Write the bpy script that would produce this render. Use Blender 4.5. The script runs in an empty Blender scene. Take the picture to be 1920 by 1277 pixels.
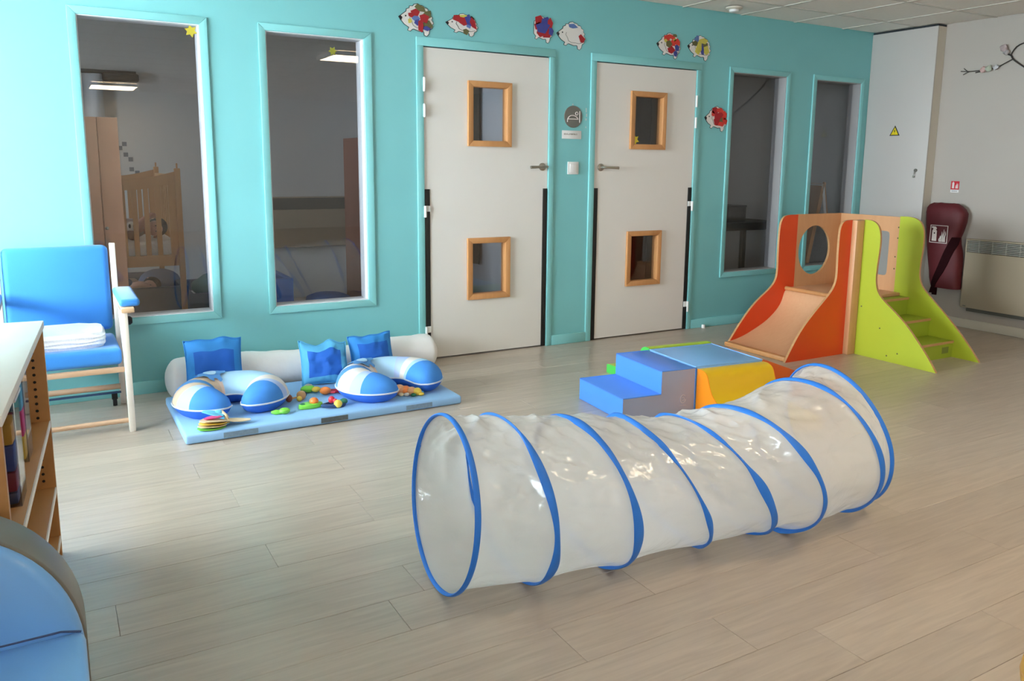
import bpy, bmesh, math, random
from mathutils import Vector, Matrix, noise
random.seed(7)
PI = math.pi
scene = bpy.context.scene
COL = scene.collection

# ------------------------------------------------------------------ camera
yaw, pitch, roll = (math.radians(a) for a in (30.34211, 9.59402, 0.64639))
fwd = Vector((math.sin(yaw)*math.cos(pitch), math.cos(yaw)*math.cos(pitch), -math.sin(pitch)))
rt = Vector((math.cos(yaw), -math.sin(yaw), 0)); up = rt.cross(fwd)
r2 = rt*math.cos(roll) + up*math.sin(roll); u2 = up*math.cos(roll) - rt*math.sin(roll)
cam_d = bpy.data.cameras.new('camera'); cam = bpy.data.objects.new('camera', cam_d); COL.objects.link(cam)
cam_d.sensor_width = 36; cam_d.sensor_fit = 'HORIZONTAL'; cam_d.lens = 1525.913/1920*36
cam_d.shift_x = -23.75/1920; cam_d.shift_y = -74.08/1920
cam_d.clip_start = .05
m = Matrix((( r2.x, u2.x, -fwd.x), (r2.y, u2.y, -fwd.y), (r2.z, u2.z, -fwd.z)))
cam.rotation_euler = m.to_euler(); cam.location = (-2.135699, -4.959632, 1.318137)
scene.camera = cam

# ------------------------------------------------------------------ world, light, exposure
SKY = 46.0
LAMP = 22.0
FILL_NAP, FILL_RIGHT = 2.4, .75  # strengths of the fill panels added in the back rooms
w = bpy.data.worlds.new('sky'); scene.world = w; w.use_nodes = True
bg = w.node_tree.nodes['Background']; bg.inputs[0].default_value = (.80, .915, 1.0, 1); bg.inputs[1].default_value = SKY
vs = scene.view_settings
vs.view_transform = 'Standard'; vs.look = 'None'; vs.gamma = 1; vs.use_curve_mapping = False
vs.exposure = 0.24

XL, XR, YB, ZC = -3.5, 4.45, -11.2, 2.494      # room shell
WIN_SIDE = [(-2.2, -.12), (-7.3, -6.1), (1.5, 1.9)]  # daylight windows in the left wall (y ranges); last added for nap room light
WZ0, WZ1 = .75, 2.30
def portal(name, loc, rot, sx, sy):
    l = bpy.data.lights.new(name, 'AREA'); l.shape = 'RECTANGLE'; l.size = sx; l.size_y = sy
    l.cycles.is_portal = True
    o = bpy.data.objects.new(name, l); COL.objects.link(o); o.location = loc; o.rotation_euler = rot
for a, b in WIN_SIDE:
    portal('window_portal', (XL-.1, (a+b)/2, (WZ0+WZ1)/2), (0, -PI/2, 0), WZ1-WZ0, b-a)

# ------------------------------------------------------------------ helpers
class MB:
    def __init__(s): s.v = []; s.f = []; s.m = []
    def add(s, vs_, fs, mi=0):
        b = len(s.v); s.v += [Vector(p) for p in vs_]
        for k, f in enumerate(fs):
            s.f.append([b+i for i in f]); s.m.append(mi[k] if isinstance(mi, (list, tuple)) else mi)
        return s
    def box(s, x0, x1, y0, y1, z0, z1, mi=0, rz=0, piv=None):
        P = [Vector((x, y, z)) for z in (z0, z1) for y in (y0, y1) for x in (x0, x1)]
        if rz:
            c = Vector(piv) if piv else Vector(((x0+x1)/2, (y0+y1)/2, 0)); R = Matrix.Rotation(rz, 3, 'Z'); P = [R@(p-c)+c for p in P]
        return s.add(P, [(0,2,3,1),(4,5,7,6),(0,1,5,4),(2,6,7,3),(0,4,6,2),(1,3,7,5)], mi)
    def prism(s, poly, fn, d0, d1, mi=0, ms=None):
        """poly 2D, fn(a,b,d)->3D, extruded d0..d1"""
        n = len(poly); ms = mi if ms is None else ms
        P = [fn(a, b, d0) for a, b in poly] + [fn(a, b, d1) for a, b in poly]
        F = [list(range(n))[::-1], list(range(n, 2*n))] + [(i, (i+1) % n, n+(i+1) % n, n+i) for i in range(n)]
        return s.add(P, F, [mi, mi]+[ms]*n)
    def loft(s, rings, closed=True, caps=True, loop=False, mi=0, mfn=None):
        n = len(rings[0]); P = [p for r in rings for p in r]; F = []; M = []
        R = len(rings)
        for i in range(R if loop else R-1):
            j = (i+1) % R
            for k in range(n if closed else n-1):
                l = (k+1) % n
                F.append((i*n+k, i*n+l, j*n+l, j*n+k)); M.append(mfn(i, k) if mfn else mi)
        if caps and not loop and closed:
            F.append(list(range(n))[::-1]); M.append(mfn(0, 0) if mfn else mi)
            F.append([(R-1)*n+k for k in range(n)]); M.append(mfn(R-2, 0) if mfn else mi)
        return s.add(P, F, M)
    def tube(s, pts, r, n=10, closed=False, mi=0, caps=True):
        pts = [Vector(p) for p in pts]; R = []; N = len(pts); prev = None
        for i, p in enumerate(pts):
            if closed: t = pts[(i+1) % N]-pts[i-1]
            else: t = pts[min(i+1, N-1)]-pts[max(i-1, 0)]
            t.normalize()
            if prev is None:
                a = Vector((0, 0, 1)) if abs(t.z) < .9 else Vector((1, 0, 0)); x = t.cross(a).normalized()
            else: x = (prev-t*prev.dot(t)).normalized()
            prev = x; y = t.cross(x); rr = r[i] if isinstance(r, (list, tuple)) else r
            R.append([p+x*rr*math.cos(2*PI*k/n)+y*rr*math.sin(2*PI*k/n) for k in range(n)])
        return s.loft(R, caps=caps, loop=closed, mi=mi)
    def cyl(s, a, b, r, n=20, mi=0): return s.tube([a, b], r, n, mi=mi)
    def lathe(s, prof, c, axis='Z', n=24, mi=0):
        R = []
        for r, h in prof:
            ring = []
            for k in range(n):
                a, b = r*math.cos(2*PI*k/n), r*math.sin(2*PI*k/n)
                p = {'Z': (a, b, h), 'Y': (a, h, b), 'X': (h, a, b)}[axis]; ring.append(Vector(c)+Vector(p))
            R.append(ring)
        return s.loft(R, mi=mi)
    def ball(s, c, r, n=14, sc=(1, 1, 1), mi=0):
        R = []
        for i in range(n//2+1):
            t = PI*i/(n//2); rr = max(math.sin(t), .001); z = -math.cos(t)
            R.append([Vector((c[0]+r*sc[0]*rr*math.cos(2*PI*k/n), c[1]+r*sc[1]*rr*math.sin(2*PI*k/n), c[2]+r*sc[2]*z)) for k in range(n)])
        return s.loft(R, caps=True, mi=mi)
    def xf(s, M):
        s.v = [M@p for p in s.v]; return s
    def mesh(s, name, mats, bevel=0, seg=2, smooth=False, off=Vector()):
        me = bpy.data.meshes.new(name); me.from_pydata([p-off for p in s.v], [], s.f)
        for mt in (mats if isinstance(mats, (list, tuple)) else [mats]): me.materials.append(mt)
        for p, mi in zip(me.polygons, s.m): p.material_index = mi
        bm = bmesh.new(); bm.from_mesh(me)
        bmesh.ops.recalc_face_normals(bm, faces=bm.faces)
        if bevel:
            es = [e for e in bm.edges if len(e.link_faces) == 2 and e.calc_face_angle(0) > .6]
            bmesh.ops.bevel(bm, geom=es, offset=bevel, segments=seg, affect='EDGES', profile=.5, clamp_overlap=True)
        if smooth or bevel:
            for f in bm.faces: f.smooth = True
            for e in bm.edges:
                if len(e.link_faces) == 2 and e.calc_face_angle(0) > .7: e.smooth = False
        bm.to_mesh(me); bm.free(); return me
    def build(s, name, mats, parent=None, bevel=0, seg=2, smooth=False):
        off = wloc(parent) if parent else Vector()
        me = s.mesh(name, mats, bevel, seg, smooth, off)
        o = bpy.data.objects.new(name, me); COL.objects.link(o)
        if parent: o.parent = parent
        return o
def wloc(o):
    p = Vector()
    while o: p = p+o.location; o = o.parent
    return p
def tag(o, label, cat=None, group=None, kind=None):
    o['label'] = label
    if cat: o['category'] = cat
    if group: o['group'] = group
    if kind: o['kind'] = kind
    return o
def thing(name, loc, label, cat, group=None, kind=None):
    o = bpy.data.objects.new(name, None); COL.objects.link(o); o.location = loc; o.empty_display_size = .1
    return tag(o, label, cat, group, kind)
def recenter(o):
    """put a single-mesh thing's origin at its base"""
    me = o.data; n = len(me.vertices)
    lo = [min(v.co[i] for v in me.vertices) for i in range(3)]; hi = [max(v.co[i] for v in me.vertices) for i in range(3)]
    c = Vector(((lo[0]+hi[0])/2, (lo[1]+hi[1])/2, lo[2]))
    for v in me.vertices: v.co -= c
    o.location = o.location+c; return o
XY = lambda a, b, d: Vector((a, b, d))          # polygon in plan, extruded up
XZ = lambda a, b, d: Vector((a, d, b))          # polygon in elevation on a y plane
YZ = lambda a, b, d: Vector((d, a, b))          # polygon in elevation on an x plane
def circle(c, r, n=24, a0=0, a1=2*PI):
    return [(c[0]+r*math.cos(a0+(a1-a0)*k/n), c[1]+r*math.sin(a0+(a1-a0)*k/n)) for k in range(n if abs(a1-a0-2*PI) < 1e-6 else n+1)]
def smooth_poly(pts, it=2, closed=False):
    for _ in range(it):
        q = []; n = len(pts)
        if not closed: q.append(pts[0])
        for i in range(n if closed else n-1):
            a, b = pts[i], pts[(i+1) % n]
            q += [tuple(.75*x+.25*y for x, y in zip(a, b)), tuple(.25*x+.75*y for x, y in zip(a, b))]
        if not closed: q.append(pts[-1])
        pts = q
    return pts
def lin(*c): return tuple((x/12.92 if x <= .04045 else ((x+.055)/1.055)**2.4) for x in [v/255 for v in c])
def M(name, col, rough=.5, var=.05, scale=6, bump=0, bscale=120, spec=.5, metal=0, coat=0, sheen=0, stretch=None, emit=None, es=0):
    mt = bpy.data.materials.new(name); mt.use_nodes = True; nt = mt.node_tree; N = nt.nodes; L = nt.links
    b = N['Principled BSDF']; b.inputs['Roughness'].default_value = rough; b.inputs['Metallic'].default_value = metal
    b.inputs['Specular IOR Level'].default_value = spec; b.inputs['Coat Weight'].default_value = coat
    b.inputs['Sheen Weight'].default_value = sheen
    tc = N.new('ShaderNodeTexCoord'); mp = N.new('ShaderNodeMapping'); L.new(tc.outputs['Object'], mp.inputs[0])
    if stretch: mp.inputs['Scale'].default_value = stretch
    nz = N.new('ShaderNodeTexNoise'); nz.inputs['Scale'].default_value = scale; nz.inputs['Detail'].default_value = 4
    L.new(mp.outputs[0], nz.inputs['Vector'])
    mx = N.new('ShaderNodeMix'); mx.data_type = 'RGBA'
    mx.inputs[6].default_value = (*[max(c*(1-var), 0) for c in col], 1); mx.inputs[7].default_value = (*[min(c*(1+var), 1) for c in col], 1)
    L.new(nz.outputs[0], mx.inputs[0]); L.new(mx.outputs[2], b.inputs['Base Color'])
    if bump:
        n2 = N.new('ShaderNodeTexNoise'); n2.inputs['Scale'].default_value = bscale; n2.inputs['Detail'].default_value = 3; L.new(mp.outputs[0], n2.inputs['Vector'])
        bp = N.new('ShaderNodeBump'); bp.inputs['Strength'].default_value = bump; bp.inputs['Distance'].default_value = .01
        L.new(n2.outputs[0], bp.inputs['Height']); L.new(bp.outputs[0], b.inputs['Normal'])
    if emit:
        b.inputs['Emission Color'].default_value = (*emit, 1); b.inputs['Emission Strength'].default_value = es
    return mt
def wood(name, c1, c2, rough=.45, stretch=(2, 2, 18), scale=3):
    mt = M(name, c1, rough, 0); nt = mt.node_tree; N = nt.nodes; L = nt.links
    mx = [n for n in N if n.type == 'MIX'][0]; mp = [n for n in N if n.type == 'MAPPING'][0]; nz = [n for n in N if n.type == 'TEX_NOISE'][0]
    mp.inputs['Scale'].default_value = stretch; nz.inputs['Scale'].default_value = scale; nz.inputs['Detail'].default_value = 8; nz.inputs['Distortion'].default_value = .6
    mx.inputs[6].default_value = (*c1, 1); mx.inputs[7].default_value = (*c2, 1); return mt
def glass(name, tint=(1, 1, 1), ior=1.5, extra=0):
    mt = bpy.data.materials.new(name); mt.use_nodes = True; nt = mt.node_tree; N = nt.nodes; L = nt.links
    for n in list(N):
        if n.type == 'BSDF_PRINCIPLED': N.remove(n)
    out = [n for n in N if n.type == 'OUTPUT_MATERIAL'][0]
    tr = N.new('ShaderNodeBsdfTransparent'); tr.inputs[0].default_value = (*tint, 1)
    gl = N.new('ShaderNodeBsdfGlossy'); gl.inputs['Roughness'].default_value = .01
    fr = N.new('ShaderNodeLayerWeight'); fr.inputs[0].default_value = .5
    pw = N.new('ShaderNodeMath'); pw.operation = 'POWER'; pw.inputs[1].default_value = 5; L.new(fr.outputs['Facing'], pw.inputs[0])
    mu = N.new('ShaderNodeMath'); mu.operation = 'MULTIPLY_ADD'; mu.inputs[1].default_value = .96; mu.inputs[2].default_value = .04+extra; mu.use_clamp = True
    mx = N.new('ShaderNodeMixShader'); L.new(pw.outputs[0], mu.inputs[0]); L.new(mu.outputs[0], mx.inputs[0])
    nz = N.new('ShaderNodeTexNoise'); nz.inputs['Scale'].default_value = 1.2; bp = N.new('ShaderNodeBump'); bp.inputs['Strength'].default_value = .004; bp.inputs['Distance'].default_value = .01
    L.new(nz.outputs[0], bp.inputs['Height']); L.new(bp.outputs[0], gl.inputs['Normal'])
    L.new(tr.outputs[0], mx.inputs[1]); L.new(gl.outputs[0], mx.inputs[2]); L.new(mx.outputs[0], out.inputs[0]); return mt

# ------------------------------------------------------------------ materials
TEAL = M('teal_paint', (.205, .53, .545), .34, .03, 2.5, bump=.03, bscale=60)
TEAL_T = M('teal_gloss_trim', (.225, .55, .555), .25, .02, 3)
WHITE = M('white_paint', (.74, .73, .71), .55, .03, 2, bump=.03, bscale=80)
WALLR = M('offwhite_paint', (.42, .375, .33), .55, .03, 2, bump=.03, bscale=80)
NAPW = M('nap_room_paint', (.66, .66, .66), .6, .04, 2)
NAPB = M('pale_blue_grey_paint', (.55, .60, .66), .6, .03, 2)
DOORW = M('door_laminate', (.75, .71, .66), .38, .02, 4)
BLACK = M('black_rubber', (.008, .008, .008), .5, .1)
DARKG = M('dark_gap', (.02, .025, .03), .7, .1)
STEEL = M('brushed_steel', (.45, .43, .38), .35, .05, 40, metal=1)
HINGE = M('hinge_white', (.78, .78, .76), .3, .03)
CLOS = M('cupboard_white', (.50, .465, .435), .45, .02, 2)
CREAM = M('cream_paint', (.62, .57, .48), .5, .03, 3)
CEILT = M('ceiling_tile', (.86, .81, .75), .8, .05, 30, bump=.15, bscale=250)
CEILG = M('ceiling_grid', (.64, .60, .54), .5, .03)
BEECH = wood('beech', (.60, .30, .12), (.50, .22, .075), .4, (14, 14, 1.5))
BEECHH = wood('beech_horizontal', (.60, .30, .12), (.50, .22, .075), .4, (1.5, 14, 14))
PLY = wood('birch_ply', (.70, .40, .22), (.63, .33, .17), .35, (2, 14, 14))
PLYV = wood('birch_ply_upright', (.66, .36, .18), (.58, .29, .135), .4, (10, 10, 1.4))
PLYE = wood('ply_edge', (.62, .34, .15), (.48, .24, .10), .5, (6, 6, 30))
SHELFW = wood('shelf_maple', (.50, .25, .085), (.43, .20, .062), .45, (12, 2, 12))
SHELFT = M('shelf_top_laminate', (.84, .79, .74), .4, .03, 8)
CRIBW = wood('crib_pine', (.58, .31, .12), (.48, .23, .08), .5, (8, 8, 1.5))
CRIBW2 = wood('wardrobe_wood', (.66, .36, .23), (.60, .31, .19), .5, (8, 8, 1.2))
ORANGE = M('orange_laminate', (.74, .062, .010), .35, .04, 4)
LIME = M('lime_laminate', (.43, .50, .035), .35, .04, 4)
LIMED = M('lime_step_laminate', (.33, .42, .03), .45, .06, 4)
def vinyl(n, c, r=.33): return M(n, c, r, .05, 4, bump=.05, bscale=300, coat=.05)
V_BLUE = vinyl('vinyl_royal_blue', (.075, .23, .78)); V_MID = vinyl('vinyl_mid_blue', (.075, .27, .80)); V_GREY = vinyl('vinyl_blue_grey', (.36, .41, .58))
V_SKY = vinyl('vinyl_sky', (.22, .45, .80)); V_NAVY = vinyl('vinyl_navy', (.035, .065, .19)); V_YEL = vinyl('vinyl_yellow', (.80, .50, .008)); V_ORG = vinyl('vinyl_orange', (.90, .27, .008))
V_GRN = vinyl('vinyl_green', (.08, .58, .09)); V_LIM = vinyl('vinyl_lime', (.45, .62, .02)); V_RED = vinyl('vinyl_red_orange', (.70, .13, .015))
V_CHAIR = vinyl('vinyl_chair_blue', (.20, .48, .95), .30); V_RIM = vinyl('vinyl_taupe', (.17, .155, .13), .4)
FAB_SKY = M('fabric_sky', (.026, .23, .68), .75, .05, 5, bump=.1, bscale=400, sheen=.3)
FRAME_W = M('chair_white_beech', (.78, .72, .64), .4, .03, 6)
MATB = M('mat_blue', (.30, .54, .86), .55, .05, 5, bump=.08, bscale=300)
MATE = M('mat_edge_grey', (.10, .12, .13), .7, .4, 60)
MATE2 = M('mat_edge_scuffed', (.20, .30, .42), .7, .3, 60)
BOLW = M('bolster_cotton', (.90, .87, .85), .85, .04, 6, bump=.25, bscale=18)
TOWEL = M('white_towel', (.82, .82, .83), .9, .05, 20, bump=.5, bscale=90)
C_BLUE = M('cotton_royal', (.012, .13, .58), .75, .12, 5, bump=.2, bscale=25); C_MID = M('cotton_azure', (.035, .27, .72), .75, .1, 5, bump=.2, bscale=25); C_LT = M('cotton_aqua', (.10, .43, .74), .75, .08, 5, bump=.2, bscale=25)
J_BLUE = M('jersey_blue', (.055, .26, .74), .8, .05, 8, bump=.1, bscale=60); J_PALE = M('jersey_pale_blue', (.42, .66, .88), .8, .04, 8); J_WHITE = M('jersey_cream', (.80, .73, .70), .8, .04, 8)
J_BEIGE = M('jersey_beige', (.66, .50, .36), .8, .05, 8); J_STRIPE = M('jersey_stripe_blue', (.10, .30, .66), .8, .05, 8); J_LAV = M('jersey_lavender', (.46, .58, .88), .8, .04, 8); J_PINK = M('jersey_peach', (.80, .60, .50), .8, .04, 8); J_BASE = M('jersey_base_blue', (.03, .15, .62), .8, .05, 8)
PIPE = M('piping_pale', (.66, .70, .80), .7, .04)
RINGB = M('ring_blue_webbing', (.018, .18, .66), .55, .1, 20, bump=.1, bscale=200)
PAPER = M('white_card', (.74, .70, .66), .7, .04, 12)
P_RED = M('tissue_red', (.36, .012, .016), .7, .2, 20); P_BLUE = M('tissue_blue', (.045, .055, .26), .7, .2, 20); P_OLIVE = M('tissue_olive', (.13, .12, .045), .7, .2, 20); P_YEL = M('tissue_yellow', (.55, .47, .08), .7, .2, 20); P_BRT = M('tissue_scarlet', (.62, .04, .025), .7, .2, 20); P_BLK = M('black_ink', (.012, .012, .014), .6, .1); P_LBL = M('tissue_steel_blue', (.10, .17, .40), .7, .2, 20)
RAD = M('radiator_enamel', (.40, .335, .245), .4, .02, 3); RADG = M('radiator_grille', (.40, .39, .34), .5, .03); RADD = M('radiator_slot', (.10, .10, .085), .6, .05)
BAG = M('bag_red', (.095, .005, .009), .6, .12, 8, bump=.15, bscale=14); STRAP = M('bag_strap', (.018, .003, .004), .9, .1, spec=.1)
PRINT = M('white_print', (.72, .64, .60), .6, .03); SIGNR = M('sign_red', (.55, .015, .03), .4, .03); SIGNY = M('sign_yellow', (.75, .58, .01), .4, .03); SIGNG = M('sign_grey', (.15, .145, .125), .45, .06)
PLAST = M('white_plastic', (.76, .74, .72), .35, .02)
GREEN_T = M('toy_green', (.20, .62, .06), .4, .05); YEL_T = M('toy_yellow', (.85, .60, .08), .4, .05); ORG_T = M('toy_orange', (.90, .25, .05), .4, .05); RED_T = M('toy_red', (.70, .03, .06), .4, .05); NAVY_T = M('toy_navy', (.02, .05, .14), .4, .05); WOOD_T = M('toy_wood', (.62, .34, .16), .5, .1); CYAN_T = M('toy_cyan', (.15, .55, .80), .6, .05); DGRN_T = M('toy_dark_green', (.03, .20, .10), .4, .05); PINK_T = M('toy_pink', (.80, .06, .22), .4, .05)
TAN_T = M('toy_tan', (.75, .58, .36), .7, .1); PLUSH = M('plush_orange', (.85, .42, .22), .9, .2, 40, bump=.5, bscale=80)
NAVYF = M('navy_foam', (.055, .07, .105), .6, .06); GREYF = M('grey_blue_foam', (.16, .17, .21), .6, .06); MINT = M('mint_blanket', (.16, .33, .29), .85, .15, 12, bump=.5, bscale=25); BLUEF = M('blue_foam', (.05, .13, .40), .5, .06); BLUEGR = M('blue_grey_blanket', (.15, .19, .30), .85, .1, 12)
SKIN = M('skin', (.62, .33, .25), .6, .06, 12); HAIR = M('dark_hair', (.022, .016, .013), .7, .3, 60, bump=.6, bscale=120); SHIRT = M('pale_shirt', (.60, .50, .50), .85, .05)
STAR = M('star_yellow', (.80, .66, .05), .6, .05)
GLASS = glass('window_glass', (.93, .93, .94), 1.5, .02)
GLASS_OUT = glass('clear_glass', (.97, .98, .98))
BIN = glass('clear_plastic', (.90, .90, .94), 1.45, .0)
def film():
    mt = bpy.data.materials.new('tunnel_film'); mt.use_nodes = True; nt = mt.node_tree; N = nt.nodes; L = nt.links
    b = N['Principled BSDF']; out = [n for n in N if n.type == 'OUTPUT_MATERIAL'][0]
    b.inputs['Base Color'].default_value = (.93, .91, .88, 1); b.inputs['Roughness'].default_value = .13; b.inputs['Specular IOR Level'].default_value = 1.0
    tl = N.new('ShaderNodeBsdfTranslucent'); tl.inputs[0].default_value = (.95, .94, .92, 1)
    tr = N.new('ShaderNodeBsdfTransparent'); tr.inputs[0].default_value = (.97, .96, .95, 1)
    tc = N.new('ShaderNodeTexCoord'); n1 = N.new('ShaderNodeTexNoise'); n1.inputs['Scale'].default_value = 9; n1.inputs['Detail'].default_value = 5; n1.inputs['Distortion'].default_value = 1.2
    L.new(tc.outputs['Object'], n1.inputs['Vector']); bp = N.new('ShaderNodeBump'); bp.inputs['Strength'].default_value = .42; bp.inputs['Distance'].default_value = .014
    vo = N.new('ShaderNodeTexVoronoi'); vo.feature = 'SMOOTH_F1'; vo.inputs['Scale'].default_value = 14; L.new(tc.outputs['Object'], vo.inputs['Vector'])
    ad = N.new('ShaderNodeMath'); ad.operation = 'ADD'; L.new(n1.outputs[0], ad.inputs[0]); L.new(vo.outputs['Distance'], ad.inputs[1])
    L.new(ad.outputs[0], bp.inputs['Height']); L.new(bp.outputs[0], b.inputs['Normal'])
    m1 = N.new('ShaderNodeMixShader'); m1.inputs[0].default_value = .45; L.new(b.outputs[0], m1.inputs[1]); L.new(tl.outputs[0], m1.inputs[2])
    m2 = N.new('ShaderNodeMixShader'); m2.inputs[0].default_value = .22; L.new(m1.outputs[0], m2.inputs[1]); L.new(tr.outputs[0], m2.inputs[2])
    L.new(m2.outputs[0], out.inputs[0]); return mt
FILM = film()
def plank_mat():
    mt = bpy.data.materials.new('grey_oak_vinyl'); mt.use_nodes = True; nt = mt.node_tree; N = nt.nodes; L = nt.links
    b = N['Principled BSDF']; b.inputs['Roughness'].default_value = .30; b.inputs['Specular IOR Level'].default_value = .7
    tc = N.new('ShaderNodeTexCoord'); oi = N.new('ShaderNodeObjectInfo')
    ad = N.new('ShaderNodeVectorMath'); ad.operation = 'MULTIPLY_ADD'; ad.inputs[1].default_value = (1, 1, 1)
    cmb = N.new('ShaderNodeCombineXYZ'); ml = N.new('ShaderNodeMath'); ml.operation = 'MULTIPLY'; ml.inputs[1].default_value = 57
    L.new(oi.outputs['Random'], ml.inputs[0]); L.new(ml.outputs[0], cmb.inputs[0]); L.new(ml.outputs[0], cmb.inputs[2])
    L.new(tc.outputs['Object'], ad.inputs[0]); L.new(cmb.outputs[0], ad.inputs[2])
    mp = N.new('ShaderNodeMapping'); mp.inputs['Scale'].default_value = (1.6, 20, 1); L.new(ad.outputs[0], mp.inputs[0])
    n1 = N.new('ShaderNodeTexNoise'); n1.inputs['Scale'].default_value = 2.2; n1.inputs['Detail'].default_value = 8; n1.inputs['Distortion'].default_value = .8; L.new(mp.outputs[0], n1.inputs['Vector'])
    r1 = N.new('ShaderNodeValToRGB'); e = r1.color_ramp.elements
    e[0].position = .28; e[0].color = (.415, .338, .272, 1); e[1].position = .72; e[1].color = (.525, .435, .352, 1); L.new(n1.outputs[0], r1.inputs[0])
    hs = N.new('ShaderNodeHueSaturation'); mr = N.new('ShaderNodeMapRange'); mr.inputs[3].default_value = .93; mr.inputs[4].default_value = 1.07
    L.new(oi.outputs['Random'], mr.inputs[0]); L.new(mr.outputs[0], hs.inputs['Value']); L.new(r1.outputs[0], hs.inputs['Color']); L.new(hs.outputs[0], b.inputs['Base Color'])
    bp = N.new('ShaderNodeBump'); bp.inputs['Strength'].default_value = .08; bp.inputs['Distance'].default_value = .004; L.new(n1.outputs[0], bp.inputs['Height']); L.new(bp.outputs[0], b.inputs['Normal'])
    return mt
PLANK = plank_mat()

# ------------------------------------------------------------------ shell: floor, ceiling, walls
def cells(x0, x1, z0, z1, holes):
    """rectangles covering [x0,x1]x[z0,z1] minus holes (a,b,c,d)"""
    xs = sorted({x0, x1, *[h[0] for h in holes], *[h[1] for h in holes]}); out = []
    xs = [x for x in xs if x0 <= x <= x1]
    for a, b in zip(xs, xs[1:]):
        zs = [(h[2], h[3]) for h in holes if h[0] <= a+1e-6 and h[1] >= b-1e-6]; z = z0
        for c, d in sorted(zs):
            if c > z+1e-6: out.append((a, b, z, c))
            z = max(z, d)
        if z < z1-1e-6: out.append((a, b, z, z1))
    return out
fl = tag(MB().box(XL, XR+.6, YB, 3.05, -.12, -.004).build('floor', DARKG), 'grey oak vinyl plank floor of the playroom', 'floor', kind='structure')
PL, PWD = 1.22, .185
pm = MB().box(-PL/2, PL/2, -PWD/2, PWD/2, -.004, 0).mesh('plank', PLANK, bevel=.0009, seg=1)
y = -.0925; row = 0
while y > -5.0:
    x = XL - random.uniform(0, PL)*.98
    while x < XR:
        a, b = max(x, XL), min(x+PL, XR)
        if b-a > .03:
            o = bpy.data.objects.new('plank', pm); COL.objects.link(o); o.parent = fl
            o.location = ((a+b)/2, y, 0); o.scale = ((b-a-.0008)/PL, (PWD-.0008)/PWD, 1)
        x += PL
    y -= PWD; row += 1
yend = y+PWD/2
MB().box(XL, XR, YB, yend, -.004, 0).build('floor_covering', PLANK, fl)
MB().box(XL, 5.05, 0.0, 3.05, -.004, -.0005).build('floor_covering', PLANK, fl)

ce = tag(MB().box(XL, XR+.6, YB, 3.05, ZC+.02, ZC+.12).build('ceiling', CEILG), 'white suspended tile ceiling', 'ceiling', kind='structure')
tm = MB().box(-.2885, .2885, -.2885, .2885, 0, .015).mesh('ceiling_tile', CEILT, bevel=.004, seg=1)
gx = [2.73+.6*k for k in range(-11, 4)]; gy = [-.43-.6*k for k in range(-1, 19)]
LAMPS = [(-5, 6), (-3, 6), (0, 6), (-5, 11), (-3, 11), (0, 11), (-6, 16), (-3, 16), (0, 16)]
def lampcell(i, j): return False
lamp_xy = []
tiles = MB(); grid = MB()
for i, x in enumerate(gx[:-1]):
    for j, yy in enumerate(gy[:-1]):
        x0, x1, y0, y1 = max(x, XL), min(x+.6, XR), max(gy[j+1], YB), min(yy, 0)
        if x1-x0 < .05 or y1-y0 < .05: continue
        if j <= 5 and x > -.4:
            o = bpy.data.objects.new('ceiling_tile', tm); COL.objects.link(o); o.parent = ce
            o.location = ((x0+x1)/2, (y0+y1)/2, ZC+.004); o.scale = ((x1-x0)/.6, (y1-y0)/.6, 1)
        else:
            tiles.box(x0+.012, x1-.012, y0+.012, y1-.012, ZC+.004, ZC+.019)
t = tiles.build('ceiling_tile', CEILT, ce); t['kind'] = 'stuff'
for x in gx:
    if XL < x < XR: grid.box(x-.012, x+.012, YB, 0, ZC, ZC+.02)
for yy in gy:
    if YB < yy < 0: grid.box(XL, XR, yy-.012, yy+.012, ZC+.0003, ZC+.02)
grid.build('ceiling_grid', CEILG, ce)

WINS = [(-1.937, -1.340, -1.978, -1.297, .040), (-.982, -.397, -1.022, -.347, .040), (2.671, 3.276, 2.630, 3.318, .075), (3.641, 4.217, 3.598, 4.260, .075)]
WB, WT, WOB, WOT = .445, 2.054, .402, 2.095
DOORS = [(0.0, .941), (1.343, 2.287)]
holes = [(a, b, WB, WT) for a, b, *_ in WINS] + [(a-.004, b+.004, 0, 2.046) for a, b in DOORS]
wb = MB()
for a, b, c, d in cells(XL, XR+.6, 0, ZC+.02, holes): wb.box(a, b, 0, .12, c, d)
tag(wb.build('wall_back', TEAL), 'teal painted wall with windows and two white doors', 'wall', kind='structure')
wl = MB()
for a, b, c, d in cells(YB, 3.05, 0, ZC+.02, [(p, q, WZ0, WZ1) for p, q in WIN_SIDE]): wl.box(XL-.2, XL, a, b, c, d)
tag(wl.build('wall_left', WHITE), 'white left wall with daylight windows, out of view', 'wall', kind='structure')
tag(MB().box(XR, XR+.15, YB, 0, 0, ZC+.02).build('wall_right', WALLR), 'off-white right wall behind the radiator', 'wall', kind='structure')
tag(MB().box(XL, XR+.15, YB-.15, YB, 0, ZC+.02).build('wall_front', WHITE), 'white wall at the far end behind the camera', 'wall', kind='structure')
tag(MB().box(XL, 5.05, 2.95, 3.05, 0, ZC+.02).build('wall_nap_back', NAPW), 'pale rear wall of the rooms seen through the glass', 'wall', kind='structure')
tag(MB().box(1.20, 1.28, .12, 2.95, 0, ZC+.02).build('wall_nap_divider', NAPB), 'pale blue partition between the two rooms behind the doors', 'wall', kind='structure')
tag(MB().box(4.95, 5.05, .12, 2.95, 0, ZC+.02).build('wall_nap_right', NAPW), 'pale side wall of the dark room behind the right windows', 'wall', kind='structure')
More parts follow.
